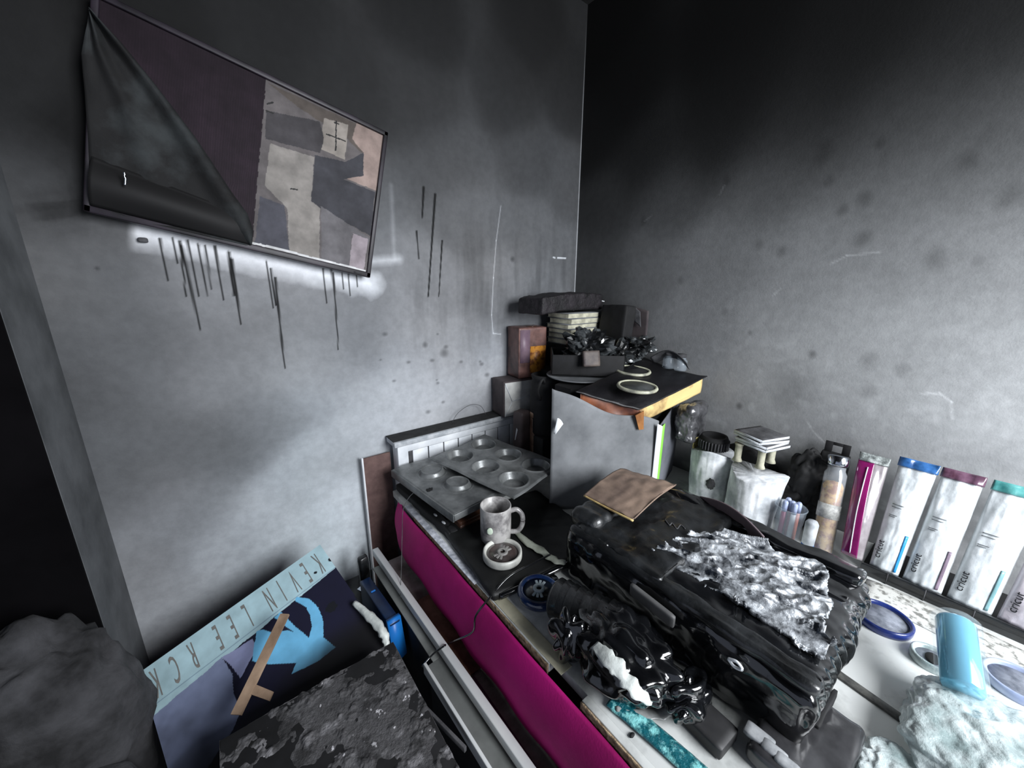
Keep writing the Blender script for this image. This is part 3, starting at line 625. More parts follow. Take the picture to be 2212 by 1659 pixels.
# reel on white rim
rl = thing('plastic_reel', 'white rimmed round reel with dark spoked centre in front of the mug', 'reel', (.452, .612, ZS-.001), 20)
link('rim', lathe([(.036, 0), (.044, 0), (.046, .004), (.046, .012), (.0455, .019), (.042, .020), (.0385, .016), (.037, .008), (.036, 0)], 48), mat('sooty_white_rim', (.62, .62, .60), (.80, .80, .77), rough=.4, scale=22), rl)
link('disc', lathe([(0, .006), (.038, .006), (.038, .012), (.03, .0135), (0, .012)], 40), mat('wound_black_film', (.06, .04, .04), (.30, .25, .24), rough=.3, scale=30, coat=.5), rl)
m_hub = mat('smoky_hub', (.42, .40, .40), (.60, .60, .58), rough=.5, scale=60)
def hub(z, k=1): return [lathe([(.006*k, z), (.013*k, z), (.013*k, z+.004), (.010*k, z+.005), (.006*k, z+.004)], 24)]+[box(.012*k, .024*k, -.0028*k, .0028*k, z, z+.0025, .0005, TF((0, 0, 0), (0, 0, a))) for a in (0, 24, 156, 180, 204, 336)]
link('hub', joinm(*hub(.0125)), m_hub, rl)
sp = thing('thread_spool', 'dark blue translucent spool with pale hub at the worktop edge', 'spool', (.448, .480, DT+.012), 40)
m_spool = mat('navy_clear_plastic', (.04, .10, .24), (.12, .22, .38), rough=.12, scale=9, coat=1)
link('flange', lathe([(0, 0), (.036, 0), (.043, .003), (.045, .008), (.0445, .016), (.041, .020), (.034, .0205), (.033, .016), (0, .016)], 48), m_spool, sp)
link('core', lathe([(0, .0165), (.031, .0165), (.031, .018), (0, .018)], 40), mat('spool_black', (.03, .04, .05), (.10, .13, .15), rough=.3, scale=50, coat=.6), sp)
link('hub', joinm(*hub(.0185, .95)), mat('pale_hub', (.55, .62, .66), (.72, .77, .78), rough=.5, scale=40), sp)
p_ = [dz(*q, ZS+.003) for q in ((1112, 1148), (1140, 1172), (1172, 1192), (1200, 1212), (1222, 1216))]
solo('curled_strip', strip_mesh(p_, .022, .006, wobble=.5), mat('grey_cream_strip', (.60, .62, .56), (.80, .82, .76), rough=.6, scale=30), 'curled off-white strip lying on the black slab right of the mug', 'torn strip')
# cables
solo('cable', tube([(.535, .538, .797), (.49, .540, .797), (.42, .542, .797), (.368, .540, .775), (.335, .545, .745), (.335, .56, .69), (.325, .62, .62), (.315, .66, .575), (.303, .63, .612), (.280, .645, .590), (.250, .64, .580)], .0022, 8), m_gloss, 'thin black cable drooping over the magenta cloth from the desk edge', 'cable')
solo('fine_wire', tube([(.402, .93, .832), (.375, .95, .815), (.352, .96, .77), (.340, .95, .70), (.315, .905, .64), (.285, .85, .585)], .0009, 6), m_steel, 'fine grey wire hanging from the lower baking tray past the magenta cloth', 'wire')

# ================================================================= MELTED PRINTER
pr = thing('melted_printer', 'large melted black printer with blistered silver top, in the middle of the desk', 'printer', (.71, .275, DT))
PX, PY, PH = .34, .45, .125
def prf(c, n):
    d = .010*fb(c, 5, 1)+.004*fb(c, 18, 2)
    # the near end sags and drips
    e = max(0, (-c.y-.10)/.125); sag = -.012*e*e*(c.z/PH)
    bul = .0
    if n.y < -.5: bul = .0055*math.sin(c.x*235+c.z*18+1.5*math.sin(c.z*50))*math.exp(-((c.z-.085)/.028)**2)
    if n.x < -.5: bul -= .012*math.exp(-((c.z-.045)/.03)**2)*(.4+.6*math.sin(c.y*9+1))
    return n*(d+bul)+Vector((0, 0, sag))
bm_ = rbox(PX, PY, PH, .022, 90, prf); link('body', bm_, m_gloss, pr)
def PL(p): return Vector(p)-Vector(pr.location)
# raised lid round the melted platen
def lidf(c, n): return n*(.004*fb(c, 14, 6)+.0025*fb(c, 40, 2))
link('scanner_lid', rbox(PX*.94, .20, .020, .009, 40, lidf, TF((.0, .105, PH-.006))), m_blk, pr, label='charred black lid')
link('side_rail', rbox(.035, PY*.98, .022, .010, 44, lidf, TF((-.150, -.005, PH-.012))), m_blk, pr)
link('back_rail', rbox(.050, PY*.92, .030, .013, 44, lambda c, n: n*(.008*fb(c, 12, 3)), TF((.148, -.01, PH-.014))), m_gloss, pr)
# blistered platen: a hollow with ridges
platen = [PL(dz(*q, DT+PH)) for q in ((1405, 1205), (1425, 1188), (1480, 1165), (1560, 1160), (1640, 1172), (1700, 1215), (1770, 1225), (1785, 1260), (1792, 1330), (1770, 1372), (1800, 1400), (1778, 1425), (1730, 1400), (1660, 1352), (1580, 1300), (1500, 1255), (1440, 1222))]
pxy = [(p.x, p.y) for p in platen]
def plat(U, V):
    X = -.145+U*.31; Y = -.225+V*.36
    e = np.clip((vnoise(X, Y, 26, 1)-.5), -.5, .5); r = np.abs(vnoise(X+.6*Y, Y*.45-X*.3, 34, 4, 3)-.5)*2
    ins = inpoly(X+.012*(vnoise(X, Y, 40, 3)-.5), Y+.012*(vnoise(X, Y, 40, 4)-.5), pxy)
    band = inpoly(X, Y, [(PL(dz(*q, DT+PH)).x, PL(dz(*q, DT+PH)).y) for q in ((1405, 1205), (1440, 1200), (1560, 1265), (1680, 1335), (1792, 1385), (1790, 1425), (1730, 1400), (1580, 1300), (1440, 1225))])
    Z = PH+.004+.018*(1-r)**2*np.where(band, .25, 1)+.016*e
    return X, Y, np.where(ins, Z, PH-.020)
pg = grid_mesh(240, 280, plat)
bmx = bmesh.new(); bmx.from_mesh(pg); bmesh.ops.delete(bmx, geom=[f for f in bmx.faces if min(v.co.z for v in f.verts) < PH-.018], context='FACES'); bmx.to_mesh(pg); bmx.free()
o = link('platen', pg, m_silver, pr, label='blistered silver platen'); md = o.modifiers.new('thickness', 'SOLIDIFY'); md.thickness = .006; md.offset = -1
# feeder hump at the back left
link('paper_feeder', rbox(.26, .075, .040, .014, 40, lambda c, n: n*(.004*fb(c, 16, 8)+.0015*math.sin(c.x*220)), TF((-.01, .205, PH-.012), (0, 0, 0))), m_blk, pr)
# front face details
def pf(x, y, v=.536): return PL(onplane(x, y, (v, 0, 0), (1, 0, 0)))
fpc = pf(1408, 1305, .528)
link('control_panel', rbox(.010, .085, .030, .0045, 10, tf=TF((fpc.x, fpc.y, fpc.z-.012), (6, -14, 0))), mat('dull_grey_panel', (.27, .27, .27), (.33, .33, .33), rough=.6), pr, label='plain grey oval panel on the long side')
ring = [pf(*q, .522) for q in ((1573, 1423), (1592, 1430), (1603, 1446), (1586, 1440), (1573, 1423))]
link('release_catch', tube(ring, .0022, 6), m_wax, pr, label='small white rectangular catch')
lg = [PL(dz(x, y, DT+PH+.016)) for x, y in ((1436, 1122), (1446, 1134), (1452, 1130), (1462, 1142), (1470, 1134), (1480, 1142))]
link('logo_remnant', tube(lg, .0012, 6), m_sootgrey, pr)
# near end: drips and the lower tray with pale keys
tr_f = lambda c, n: n*(.004*fb(c, 14, 9))
link('output_tray', rbox(.155, .105, .030, .010, 30, tr_f, TF((-.140, -.222, -.0), (0, 0, 2))), mat('smoky_grey_plastic', (.09, .09, .095), (.26, .26, .27), rough=.3, scale=12, coat=.5), pr, label='smoky grey tray sticking out at the near end')
for i, (a, b, s) in enumerate([(PL(dz(*q, DT+.030)).x, PL(dz(*q, DT+.030)).y, w_) for q, w_ in (((1640, 1590), 1.15), ((1672, 1622), .95), ((1700, 1650), .9))]):
    link('key', rbox(.019*s, .032*s, .010, .004, 4, tf=TF((a, b, .024), (4, 0, 4))), mat('pale_smoky_key', (.45, .46, .47), (.66, .67, .68), rough=.3, scale=30, coat=.4), pr)
link('slot', rbox(.085, .008, .008, .003, 8, lambda c, n: n*.002*fb(c, 30), TF((-.09, -.229, .040), (0, 0, -2))), m_matblk, pr)
bc = thing('brown_envelope', 'scorched brown paper packet with curled edge on the rear of the printer', 'envelope', (.665, .462, DT+PH+.032))
def env(u, v):
    a = dz(1262, 1068, .925).lerp(dz(1345, 1008, .925), v); b = dz(1368, 1122, .925).lerp(dz(1462, 1042, .925), v)
    p = a.lerp(b, u)-Vector(bc.location); return (p.x, p.y, p.z+.006*math.sin(v*3.1)*(1-u*.4)-.012*max(0, v-.8)*5*.5+.0025*noise.noise(Vector((u*7, v*7, 1))))
link('flap', sheet(40, 30, env, .0015), m_brown, bc)
link('edge_fold', tube([Vector(env(0, .0))+Vector((0, 0, -.003)), Vector(env(.5, .0))+Vector((0, 0, -.004)), Vector(env(1, .0))+Vector((0, 0, -.003))], .0028, 6), m_kraft, bc, label='lighter folded front edge')
link('edge_fold', tube([Vector(env(1, .02)), Vector(env(1, .5)), Vector(env(1, .97))], .0018, 6), m_brown, bc)
solo('dark_block', rbox(.050, .095, .022, .004, 8, tf=TF((.488, .165, DT), (0, 0, -4))), mat('dark_grey_block', (.11, .11, .115), (.17, .17, .175), rough=.55), 'plain dark grey block on the worktop beside the printer, near the teal strip', 'block')
# glossy melted appliance in front
mb = thing('melted_hair_dryer', 'glossy black melted appliance with ribbed barrel and torn white strip, before the printer', 'appliance', (.455, .280, DT))
def mbf(n): 
    return .16*noise.noise(n*1.7+Vector((3, 1, 2)))+.34*abs(noise.noise(n*2.3+Vector((1, 5, 2))))-.06+.03*noise.noise(n*6)
link('body', blob(.0, .0, .050, .066, .088, .052, 5, mbf, .0005), m_gloss, mb)
link('crumpled_fin', blob(-.050, .075, .045, .024, .026, .042, 5, lambda n: .75*abs(noise.noise(n*1.3+Vector((4.3, 2.2, 9.1))))-.1, .001), m_gloss, mb)
link('crumpled_fin', blob(.030, -.100, .030, .040, .026, .028, 5, lambda n: .75*abs(noise.noise(n*1.4+Vector((7.3, 2.6, 1.2))))-.1, .001), m_gloss, mb)
axp0, axp1 = Vector((-.012, .150, .052)), Vector((.030, .010, .060))
L_ = (axp1-axp0).length; prof = [(0, 0), (.032, 0), (.036, .004)]
for i in range(9): z0 = .006+i*(L_-.012)/9; prof += [(.038+.002*(i % 2), z0), (.036, z0+(L_-.012)/9*.85)]
prof += [(.034, L_), (0, L_)]
link('ribbed_barrel', lathe(prof, 36, axis_tf(axp0, axp1)), m_blk, mb)
from mathutils.bvhtree import BVHTree
mbb = [c for c in mb.children if c.name.startswith('body')][0].data
bvh = BVHTree.FromPolygons([v.co+mb.location for v in mbb.vertices], [tuple(p.vertices) for p in mbb.polygons])
wsp = []
for x, y in ((1284, 1393), (1303, 1412), (1328, 1436), (1350, 1466), (1376, 1494), (1408, 1516)):
    d = ray(x, y).normalized(); hit = bvh.ray_cast(EYE, d)[0]
    wsp.append((hit-d*.009 if hit else dz(x, y, DT+.02))-mb.location)
link('torn_strip', strip_mesh(wsp, .024, .002, .0018, up=(-.35, -.45, .8), wobble=.5), m_paperw, mb, label='torn white strip across the front')
solo('torn_scrap', strip_mesh([dz(x, y, DT+.004) for x, y in ((1330, 1532), (1400, 1545), (1460, 1528), (1480, 1510))], .018, .003, wobble=.6), mat('grey_gloss_scrap', (.40, .41, .41), (.62, .63, .62), rough=.3), 'grey scrap of plastic under the front of the melted black appliance', 'scrap')
m_teal = mat('teal_foil', (.08, .36, .40), (.50, .78, .78), rough=.2, scale=60, bump=1, bscale=90, coat=.6, thr=(.48, .60))
def teal(u, v):
    y = .262-u*.30; x = .408+.010*math.sin(u*3)+(v-.5)*.030+.012*u; return (x, y, DT+.004+.003*math.sin(v*math.pi)+.0015*noise.noise(Vector((u*30, v*4, 0))))
solo('teal_foil_strip', sheet(90, 8, teal, .002), m_teal, 'crinkled teal foil strip running along the worktop near the magenta cloth', 'foil strip')
solo('charcoal_chip', blob(.392, .213, DT+.002, .005, .003, .002, 2, lambda n: .3*fb(n, 3)), m_matblk, 'small black charcoal chip on the white worktop left of the teal strip', 'chip')

# ================================================================= BACK CORNER: STORAGE BOX AND WHAT LIES ON IT
bx = thing('storage_box', 'big sagging cardboard storage box with smoked grey front, in the corner of the desk', 'storage box', (.95, .85, DT))
BL = Vector(bx.location)
P0, P1, P2 = Vector((.697, .712, 0)), Vector((.985, .556, 0)), Vector((1.215, .625, 0))
def ptop(t): return 1.128-.115*t**.8+.008*math.sin(t*9)
def fpanel(u, v):
    p = P0.lerp(P1, u); zt = ptop(u); n = Vector((-.47, -.88, 0)); b = .012*math.sin(u*math.pi)-.010*v*v
    p = p+n*b; return (p.x-BL.x, p.y-BL.y, (DT+.001+(zt-DT)*v)-BL.z)
link('front_panel', sheet(40, 30, fpanel, .003), m_greycard, bx)
def spanel(u, v):
    p = P1.lerp(P2, u); zt = 1.005+.03*u; return (p.x-BL.x+.004*math.sin(v*5), p.y-BL.y-.012*math.sin(v*3.1)*math.sin(u*3), (DT+.001+(zt-DT)*v)-BL.z)
link('side_panel', sheet(24, 24, spanel, .003), m_side, bx)
def gst(u, v):
    x = .006+u*.026; p = P1+(P2-P1).normalized()*x+Vector((.30, -.95, 0))*.006; return (p.x-BL.x, p.y-BL.y, (.80+.205*v)-BL.z)
link('green_stripe', sheet(3, 12, gst, .0015), m_green, bx, label='lime green stripe')
def wst(u, v):
    x = -.016+u*.020; p = P1+(P2-P1).normalized()*max(0, x)+(P0-P1).normalized()*max(0, -x)+Vector((-.1, -1, 0))*.007; return (p.x-BL.x, p.y-BL.y, (.80+.215*v-.01*u)-BL.z)
link('white_edge', sheet(4, 12, wst, .0012), m_white, bx, label='bare white corner edge')
core = [Vector((.80, .685, 0)), Vector((.98, .590, 0)), Vector((1.205, .650, 0)), Vector((1.235, 1.095, 0)), Vector((.965, 1.095, 0)), Vector((.955, .89, 0)), Vector((.84, .85, 0))]
link('charred_contents', prism([(p.x-BL.x, p.y-BL.y, .001) for p in core], (0, 0, 1), .238), m_matblk, bx, smooth=False)
link('charred_contents', prism([(p.x-BL.x, p.y-BL.y, .239) for p in (Vector((.84, .78, 0)), Vector((1.02, .75, 0)), Vector((1.235, .80, 0)), Vector((1.235, 1.095, 0)), Vector((.965, 1.095, 0)), Vector((.955, .89, 0)), Vector((.84, .85, 0)))], (0, 0, 1), .090), m_matblk, bx, smooth=False)
link('torn_tab', sheet(6, 8, lambda u, v: (P0.x-BL.x-.004+.016*u*v+.006*v, P0.y-BL.y-.012-.008*u-.006*v, 1.052-.045*(1-v)-.018*u*u*v-BL.z), .0012), m_white, bx, label='torn white tab of paper on the left edge')

KL, KF, KR, KB = Vector((.800, .705, 1.108)), Vector((.928, .592, 1.060)), Vector((1.215, .560, 1.116)), Vector((1.215, .775, 1.136))
kb = thing('kraft_box', 'shallow sagging brown box with burnt black top and two round lids, on the storage box', 'box', (1.04, .66, 1.015))
KO = Vector(kb.location)
def ktop(u, v, off=0, ov=0):  # u from left to front to right side, v across
    p = (KL.lerp(KF, u)).lerp(KB.lerp(KR, u), v)-KO
    return p+Vector((0, 0, off+.010*math.sin(u*math.pi)*math.sin(v*5)+.0025*noise.noise(Vector((u*6, v*6, 3)))+.022*max(0, v-.85)*(1-u)))
def kov(u, v): return ktop(-.04+u*1.08, -.04+v*1.08, .002)
link('burnt_top', sheet(40, 40, kov, .003), mat('burnt_black_top', (.03, .026, .038), (.075, .068, .085), rough=.5, scale=8, bump=.3), kb)
def kside(a, b, h0, h1):
    def f(u, v):
        p = ktop(a[0]+(b[0]-a[0])*u, a[1]+(b[1]-a[1])*u); return p+Vector((0, 0, -(h0+(h1-h0)*u)*(1-v)))+Vector((-.004, -.006, 0))*math.sin(u*7)*math.sin(v*3)*.6
    return f
link('left_side', sheet(24, 10, kside((0, 0), (1, 0), .040, .044), .002), m_copper, kb)
link('right_side', sheet(40, 10, kside((1, 0), (1, 1), .046, .050), .002), m_kraft, kb)
link('back_side', sheet(24, 10, kside((1, 1), (0, 1), .040, .036), .002), m_kraft, kb)
link('hidden_side', sheet(24, 10, kside((0, 1), (0, 0), .036, .040), .002), m_copper, kb)
link('bottom', sheet(12, 12, lambda u, v: ktop(u, v, -.040), .002), m_kraft, kb)
kf = KF-KO
link('folded_corner', prism([kf+Vector((-.030, -.006, -.012)), kf+Vector((.004, -.010, -.004)), kf+Vector((.008, -.012, -.060)), kf+Vector((-.012, -.010, -.058))], (-.4, -.9, 0), .003), mat('orange_card', (.46, .28, .12), (.62, .42, .22), rough=.6), kb, smooth=False, label='orange folded corner')
kn_ = (KF-KL).cross(KR-KL).normalized()
if kn_.z < 0: kn_ = -kn_
m_lid = mat('smoked_lid', (.22, .23, .23), (.30, .31, .31), rough=.5, scale=30)
m_lrim = mat('cream_lid_rim', (.48, .48, .44), (.84, .84, .74), rough=.35, scale=25)
for i, (q, r, lab) in enumerate((((1376, 838), .056, 'round lid with pale rim, nearest the front of the burnt brown box'), ((1366, 803), .058, 'round sooty lid further back on the burnt brown box'))):
    kn_ = Vector((-.02, -.06, 1)).normalized()
    c = dz(q[0], q[1], 1.117 if i == 0 else 1.122)
    ld = thing('round_lid', lab, 'lid', c, 0, 'round lids on the burnt brown box'); tq = axis_tf((0, 0, 0), kn_)
    link('rim', lathe([(r-.008, 0), (r, 0), (r+.002, .004), (r, .008), (r-.005, .009), (r-.008, .006)], 44, tq), m_lrim, ld)
    link('disc', lathe([(0, .002), (r-.006, .002), (r-.007, .0055), (0, .0055)], 40, tq), m_lid if i == 0 else m_matblk, ld)
solo('grey_bag', rbox(.15, .055, .115, .02, 36, lambda c, n: n*(.018*fb(c, 14, 3)+.006*abs(fb(c, 40, 4))), TF((1.150, .552, .925), (0, 8, 12))), mat('crumpled_grey_film', (.14, .14, .15), (.36, .36, .37), rough=.3, scale=16, coat=.5, bump=.5, bscale=50), 'crumpled dark grey plastic bag hanging below the burnt brown box, by the yellow tag', 'bag')
yt = sheet(10, 10, lambda u, v: (1.118+.052*u+.004*v, .508-.004*u+.010*math.sin(v*3), .952-.062*v-.006*u), .0012)
solo('yellow_tag', yt, mat('yellow_tag', (.44, .40, .24), (.64, .60, .38), rough=.6, scale=160, thr=(.45, .55)), 'yellowed card tag with fine lines hanging from the crumpled grey bag', 'tag')
# black tray and plastic heap
bt_ = thing('black_tray', 'deep black tray full of crumpled plastic, left of the burnt brown box', 'tray', (1.02, .885, 1.108), -42)
def trayw(x0, x1, y0, y1): return box(x0, x1, y0, y1, 0, .070, .002)
link('wall', trayw(-.12, .12, -.085, -.080), m_matblk, bt_); link('wall', trayw(-.12, .12, .080, .085), m_matblk, bt_)
link('wall', trayw(-.12, -.115, -.085, .085), m_matblk, bt_); link('wall', trayw(.115, .12, -.085, .085), m_matblk, bt_); link('base', box(-.12, .12, -.085, .085, -.0, .004, 0), m_matblk, bt_)
solo('white_plate', lathe([(0, 0), (.07, 0), (.105, .006), (.112, .010), (.110, .012), (.10, .009), (.07, .004), (0, .004)], 48, TF((.965, .860, 1.095))), m_greycard, 'pale round plate under the black tray, only its rim showing', 'plate')
def crumple(k, a=.30):
    k = k+.37
    return lambda n: a*(abs(noise.noise(n*1.9+Vector((k, 0, k))))*1.3-.25)+a*.75*abs(noise.noise(n*3.6+Vector((0, k, 1))))+a*.22*noise.noise(n*7+Vector((k, 0, 0)))
m_crum = mat('charred_film', (.05, .055, .06), (.42, .44, .45), rough=.3, scale=7, thr=(.45, .7), coat=.4)
solo('crumpled_film', blob(1.050, .905, 1.185, .072, .066, .058, 4, crumple(3, .7)), m_crum, 'rounded heap of crumpled charred film in the black tray', 'crumpled film', smooth=False)
solo('crumpled_film', blob(1.140, .835, 1.155, .080, .050, .036, 4, crumple(8, .8)), m_crum, 'glossy folds of crumpled charred film behind the round lids', 'crumpled film', smooth=False)
solo('crumpled_film', blob(1.195, .790, 1.190, .040, .044, .030, 4, crumple(15, .8)), m_crum, 'shiny lump of crumpled charred film against the right wall', 'crumpled film', smooth=False)
solo('small_card_box', rbox(.058, .014, .052, .003, 6, tf=TF((.955, .800, 1.145), (-14, 0, -25))), mat('sooty_purple_card', (.20, .17, .18), (.38, .34, .31), rough=.6, scale=20), 'small square sooty box leaning on the crumpled film in the tray', 'box')
for i, (x, y, lab) in enumerate(((1.225, .685, 'left one of the two sooty clear jars behind the burnt brown box'), (1.222, .640, 'right one of the two sooty clear jars behind the burnt brown box'))):
    j = thing('small_jar', lab, 'jar', (x, y, 1.125), 0, 'sooty jars at the right wall')
    link('glass', lathe([(0, 0), (.018, 0), (.020, .004), (.020, .034), (.014, .040), (.014, .046), (0, .046)], 24), m_clear, j)
    link('lid', lathe([(0, .046), (.016, .046), (.016, .056), (0, .057)], 24), m_sootgrey, j)
solo('fabric_flap', sheet(16, 10, lambda u, v: (1.205+.03*v, .745-.13*u, 1.155+.035*math.sin(u*3)-.028*v), .003), m_sootgrey, 'dusty grey cloth flap over the small jars at the right wall', 'cloth')
# books
bk0 = None
labs = ['topmost cream book of the stack in the corner, pages discoloured', 'second cream book from the top of the corner stack', 'third cream book from the top of the corner stack', 'fourth cream book from the top of the corner stack', 'fifth cream book from the top of the corner stack', 'bottom cream book of the corner stack']
zt = 1.302
for i in range(6):
    hgt = (.020, .021, .018, .018, .020, .020)[i]; zt -= hgt
    b = thing('book', labs[i], 'book', (1.125+.004*math.sin(i*2), 1.045+.003*math.cos(i*3), zt), (-2, 1, -1, 2, 0, -2)[i], 'cream books stacked in the corner')
    link('pages', box(-.082, .082, -.057, .057, .0015, hgt-.002, .001), m_cream, b)
    link('cover', joinm(box(-.085, .085, -.060, .060, 0, .0015, 0), box(-.085, .085, -.060, .060, hgt-.002, hgt-.0005, 0)), m_greycard, b)
solo('dark_carton', box(1.035, 1.235, .985, 1.115, 1.102, zt-.0005, .003), m_matblk, 'black charred carton under the stack of cream books in the corner', 'carton')
cf = thing('charred_magazines', 'charred black sheaf of magazines fanned on top of the corner books', 'magazines', (1.085, 1.045, 1.303), 4)
def cfm(c, n): return Vector((0, 0, .012*math.sin((c.x+.17)*8)+.004*fb(c, 9, 3)))+n*.003*fb(c, 30, 1)
link('sheaf', rbox(.345, .125, .060, .008, 40, cfm, TF((-.030, 0, .0))), mat('charred_pages', (.03, .025, .035), (.13, .11, .13), rough=.6, scale=25, bump=1, bscale=120), cf)
link('cover_edge', box(.110, .150, -.060, .062, .058, .0615, .0005, TF((0, 0, .0), (0, 8, 0))), m_wax, cf, label='bright white cover edge')
solo('black_binder', rbox(.055, .125, .150, .006, 14, lambda c, n: n*.003*fb(c, 12), TF((1.205, .905, 1.182), (0, 4, -6))), m_matblk, 'black binder standing beside the corner books against the right wall', 'binder')
bc2 = thing('brown_card', 'brown card with a torn pale top leaning on the right wall by the black binder', 'card', (1.235, .815, 1.170))
link('sheet', sheet(8, 16, lambda u, v: (.012-.020*(1-v)*.6, .045-.075*u+.010*v, .158*v-.014*u*v), .002), mat('dull_brown_card', (.24, .21, .22), (.33, .30, .30), rough=.8, scale=14), bc2)
link('fold', sheet(6, 10, lambda u, v: (-.004+.006*v, .026-.030*u+.012*v, .105+.055*v-.02*u), .0012), m_sootgrey, bc2, label='torn paler top layer')
# boxes on the headboard top
tb = thing('tall_carton', 'tall scorched carton coloured orange and brown, standing on the small white carton', 'carton', (.935, 1.105, 1.062), -10)
link('body', rbox(.120, .090, .190, .003, 26, lambda c, n: n*.002*fb(c, 12)), mat('scorched_tall_carton', (.22, .13, .12), (.50, .36, .33), rough=.5, scale=12, coat=.2), tb)
link('orange_print', box(-.012, .055, -.0470, -.0450, .02, .120, 0), mat('orange_print', (.46, .26, .10), (.74, .50, .18), rough=.5, scale=40, thr=(.4, .5)), tb)
link('lilac_print', box(-.055, -.014, -.0470, -.0450, .06, .182, 0), mat('lilac_print', (.40, .32, .38), (.50, .42, .46), rough=.5, scale=20), tb)
link('round_seal', lathe([(0, .190), (.020, .190), (.020, .1915), (0, .1918)], 28, TF((.012, -.008, .0002))), m_dwood, tb)
sc = thing('small_carton', 'small carton with a white creased front, on the right end of the headboard top', 'carton', (.870, 1.105, .9255), -8)
link('body', rbox(.135, .095, .136, .003, 12), mat('dim_brown_carton', (.22, .19, .20), (.34, .30, .30), rough=.7, scale=12), sc)
link('white_front', box(-.064, .066, -.0495, -.0475, .004, .132, .0003), mat('creased_white_card', (.66, .66, .65), (.80, .80, .78), rough=.5, scale=20, bump=.5, bscale=40), sc)
for q in (((-.064, .004), (-.034, .060)), ((-.064, .132), (-.034, .060)), ((-.034, .060), (.066, .078))): link('crease', tube([(q[0][0], -.0505, q[0][1]), (q[1][0], -.0505, q[1][1])], .0015, 5), m_wax, sc)
solo('black_jug', joinm(lathe([(0, 0), (.048, 0), (.052, .01), (.052, .16), (.046, .20), (.050, .215), (.044, .218), (.040, .20), (.040, .17), (0, .17)], 36, TF((.895, .955, DT+.12))), tube([(.86, .92, 1.08), (.83, .90, 1.10), (.82, .91, 1.06), (.85, .93, 1.02)], .005)), m_matblk, 'black charred jug between the tall carton and the storage box', 'jug')
solo('black_crate', box(.845, .945, .905, 1.005, DT, DT+.1195, .003), m_matblk, 'black charred crate under the jug', 'crate')
pb = thing('brown_tube', 'upright scorched brown bottle with a tan cap, right of the headboard', 'bottle', (.842, .985, DT+.02))
link('body', rbox(.050, .045, .185, .008, 12, tf=TF((-.018, .012, 0), (0, 0, 10))), mat('dark_taupe_carton', (.20, .17, .17), (.32, .27, .27), rough=.6, scale=10), pb)
link('bottle', lathe([(0, 0), (.018, 0), (.020, .01), (.020, .158), (.0185, .162), (.021, .164), (.021, .180), (.019, .182), (0, .182)], 28, TF((.020, -.020, 0))), mat('scorched_tan', (.34, .24, .19), (.66, .54, .44), rough=.4, scale=10, coat=.3), pb)
solo('white_scrap', sheet(6, 8, lambda u, v: (.795+.018*u, 1.00-.01*v, .86+.05*v-.03*u*v), .001), m_white, 'torn white scrap between the headboard and the brown bottle', 'scrap')
solo('brown_base_block', box(.80, .885, .955, 1.015, DT, DT+.0195, .002), m_matblk, 'flat black block under the brown bottle', 'block')

# ================================================================= ROLLS, PADS AND CUP ALONG THE RIGHT WALL
def roll(name, label, p0, r, h, lean, seed, flare):
    t = thing(name, label, 'paper roll', p0, 0, 'white paper rolls by the right wall')
    bm = bmesh.new(); n1, n2 = 72, 30; rg = []
    for j in range(n2+1):
        v = j/n2; row = []
        for i in range(n1):
            a = i*2*math.pi/n1
            cr = .06*noise.noise(Vector((math.cos(a)*5, math.sin(a)*5, v*3+seed)))+.05*noise.noise(Vector((math.cos(a)*13, math.sin(a)*13, v*2+seed)))
            rr = r*(1+cr+flare*v*v*max(0, math.cos(a+.9))+.04*math.sin(v*3))
            row.append(bm.verts.new((rr*math.cos(a)+lean[0]*v, rr*math.sin(a)+lean[1]*v, h*v+.010*math.sin(a*2+seed)*v)))
        rg.append(row)
    for j in range(n2):
        for i in range(n1): bm.faces.new((rg[j][i], rg[j][(i+1) % n1], rg[j+1][(i+1) % n1], rg[j+1][i]))
    c = bm.verts.new((0, 0, 0)); d = bm.verts.new((lean[0], lean[1], h-.01))
    for i in range(n1): bm.faces.new((c, rg[0][(i+1) % n1], rg[0][i])); bm.faces.new((d, rg[n2][i], rg[n2][(i+1) % n1]))
    link('wrap', fin(bm), m_wax, t)
    return t
r1 = roll('paper_roll', 'crinkled white paper roll with the black ribbed cap, beside the storage box', (1.135, .455, DT), .056, .158, (.010, .012), 1, .05)
r2 = roll('paper_roll', 'wider crinkled white paper roll under the stack of square pads', (1.105, .335, DT), .058, .145, (.010, .0), 5, .28)
link('split', blob(-.052, -.020, .075, .006, .012, .016, 3, lambda n: .3*fb(n, 3)), m_sootgrey, r1, label='dark split in the wrap')
cap = thing('ribbed_cap', 'black ribbed round cap sitting on the left white paper roll', 'cap', (1.150, .470, DT+.160))
link('body', lathe([(0, 0), (.038, 0), (.040, .030), (.036, .040), (.030, .040), (.030, .034), (0, .030)], 40), m_matblk, cap)
link('ribs', joinm(*[box(-.0015, .0015, .038, .043, .002, .028, 0, TF((0, 0, 0), (0, 0, a))) for a in range(0, 360, 12)]), m_sootgrey, cap)
pd0 = thing('square_pad', 'topmost sooty square pad of the stack on the white rolls', 'pad', (1.150, .350, 0), 0, 'square pads stacked above the rolls')
link('sheets', rbox(.095, .085, .0085, .001, 6), m_sootgrey, pd0)
link('edge', joinm(box(-.0485, .0485, -.0435, -.0415, .001, .0075, 0), box(-.0485, -.0465, -.0435, .0435, .001, .0075, 0)), m_wax, pd0)
zp = DT+.212
pd0.location.z = zp+.027; pd0.rotation_euler.z = R(-20)
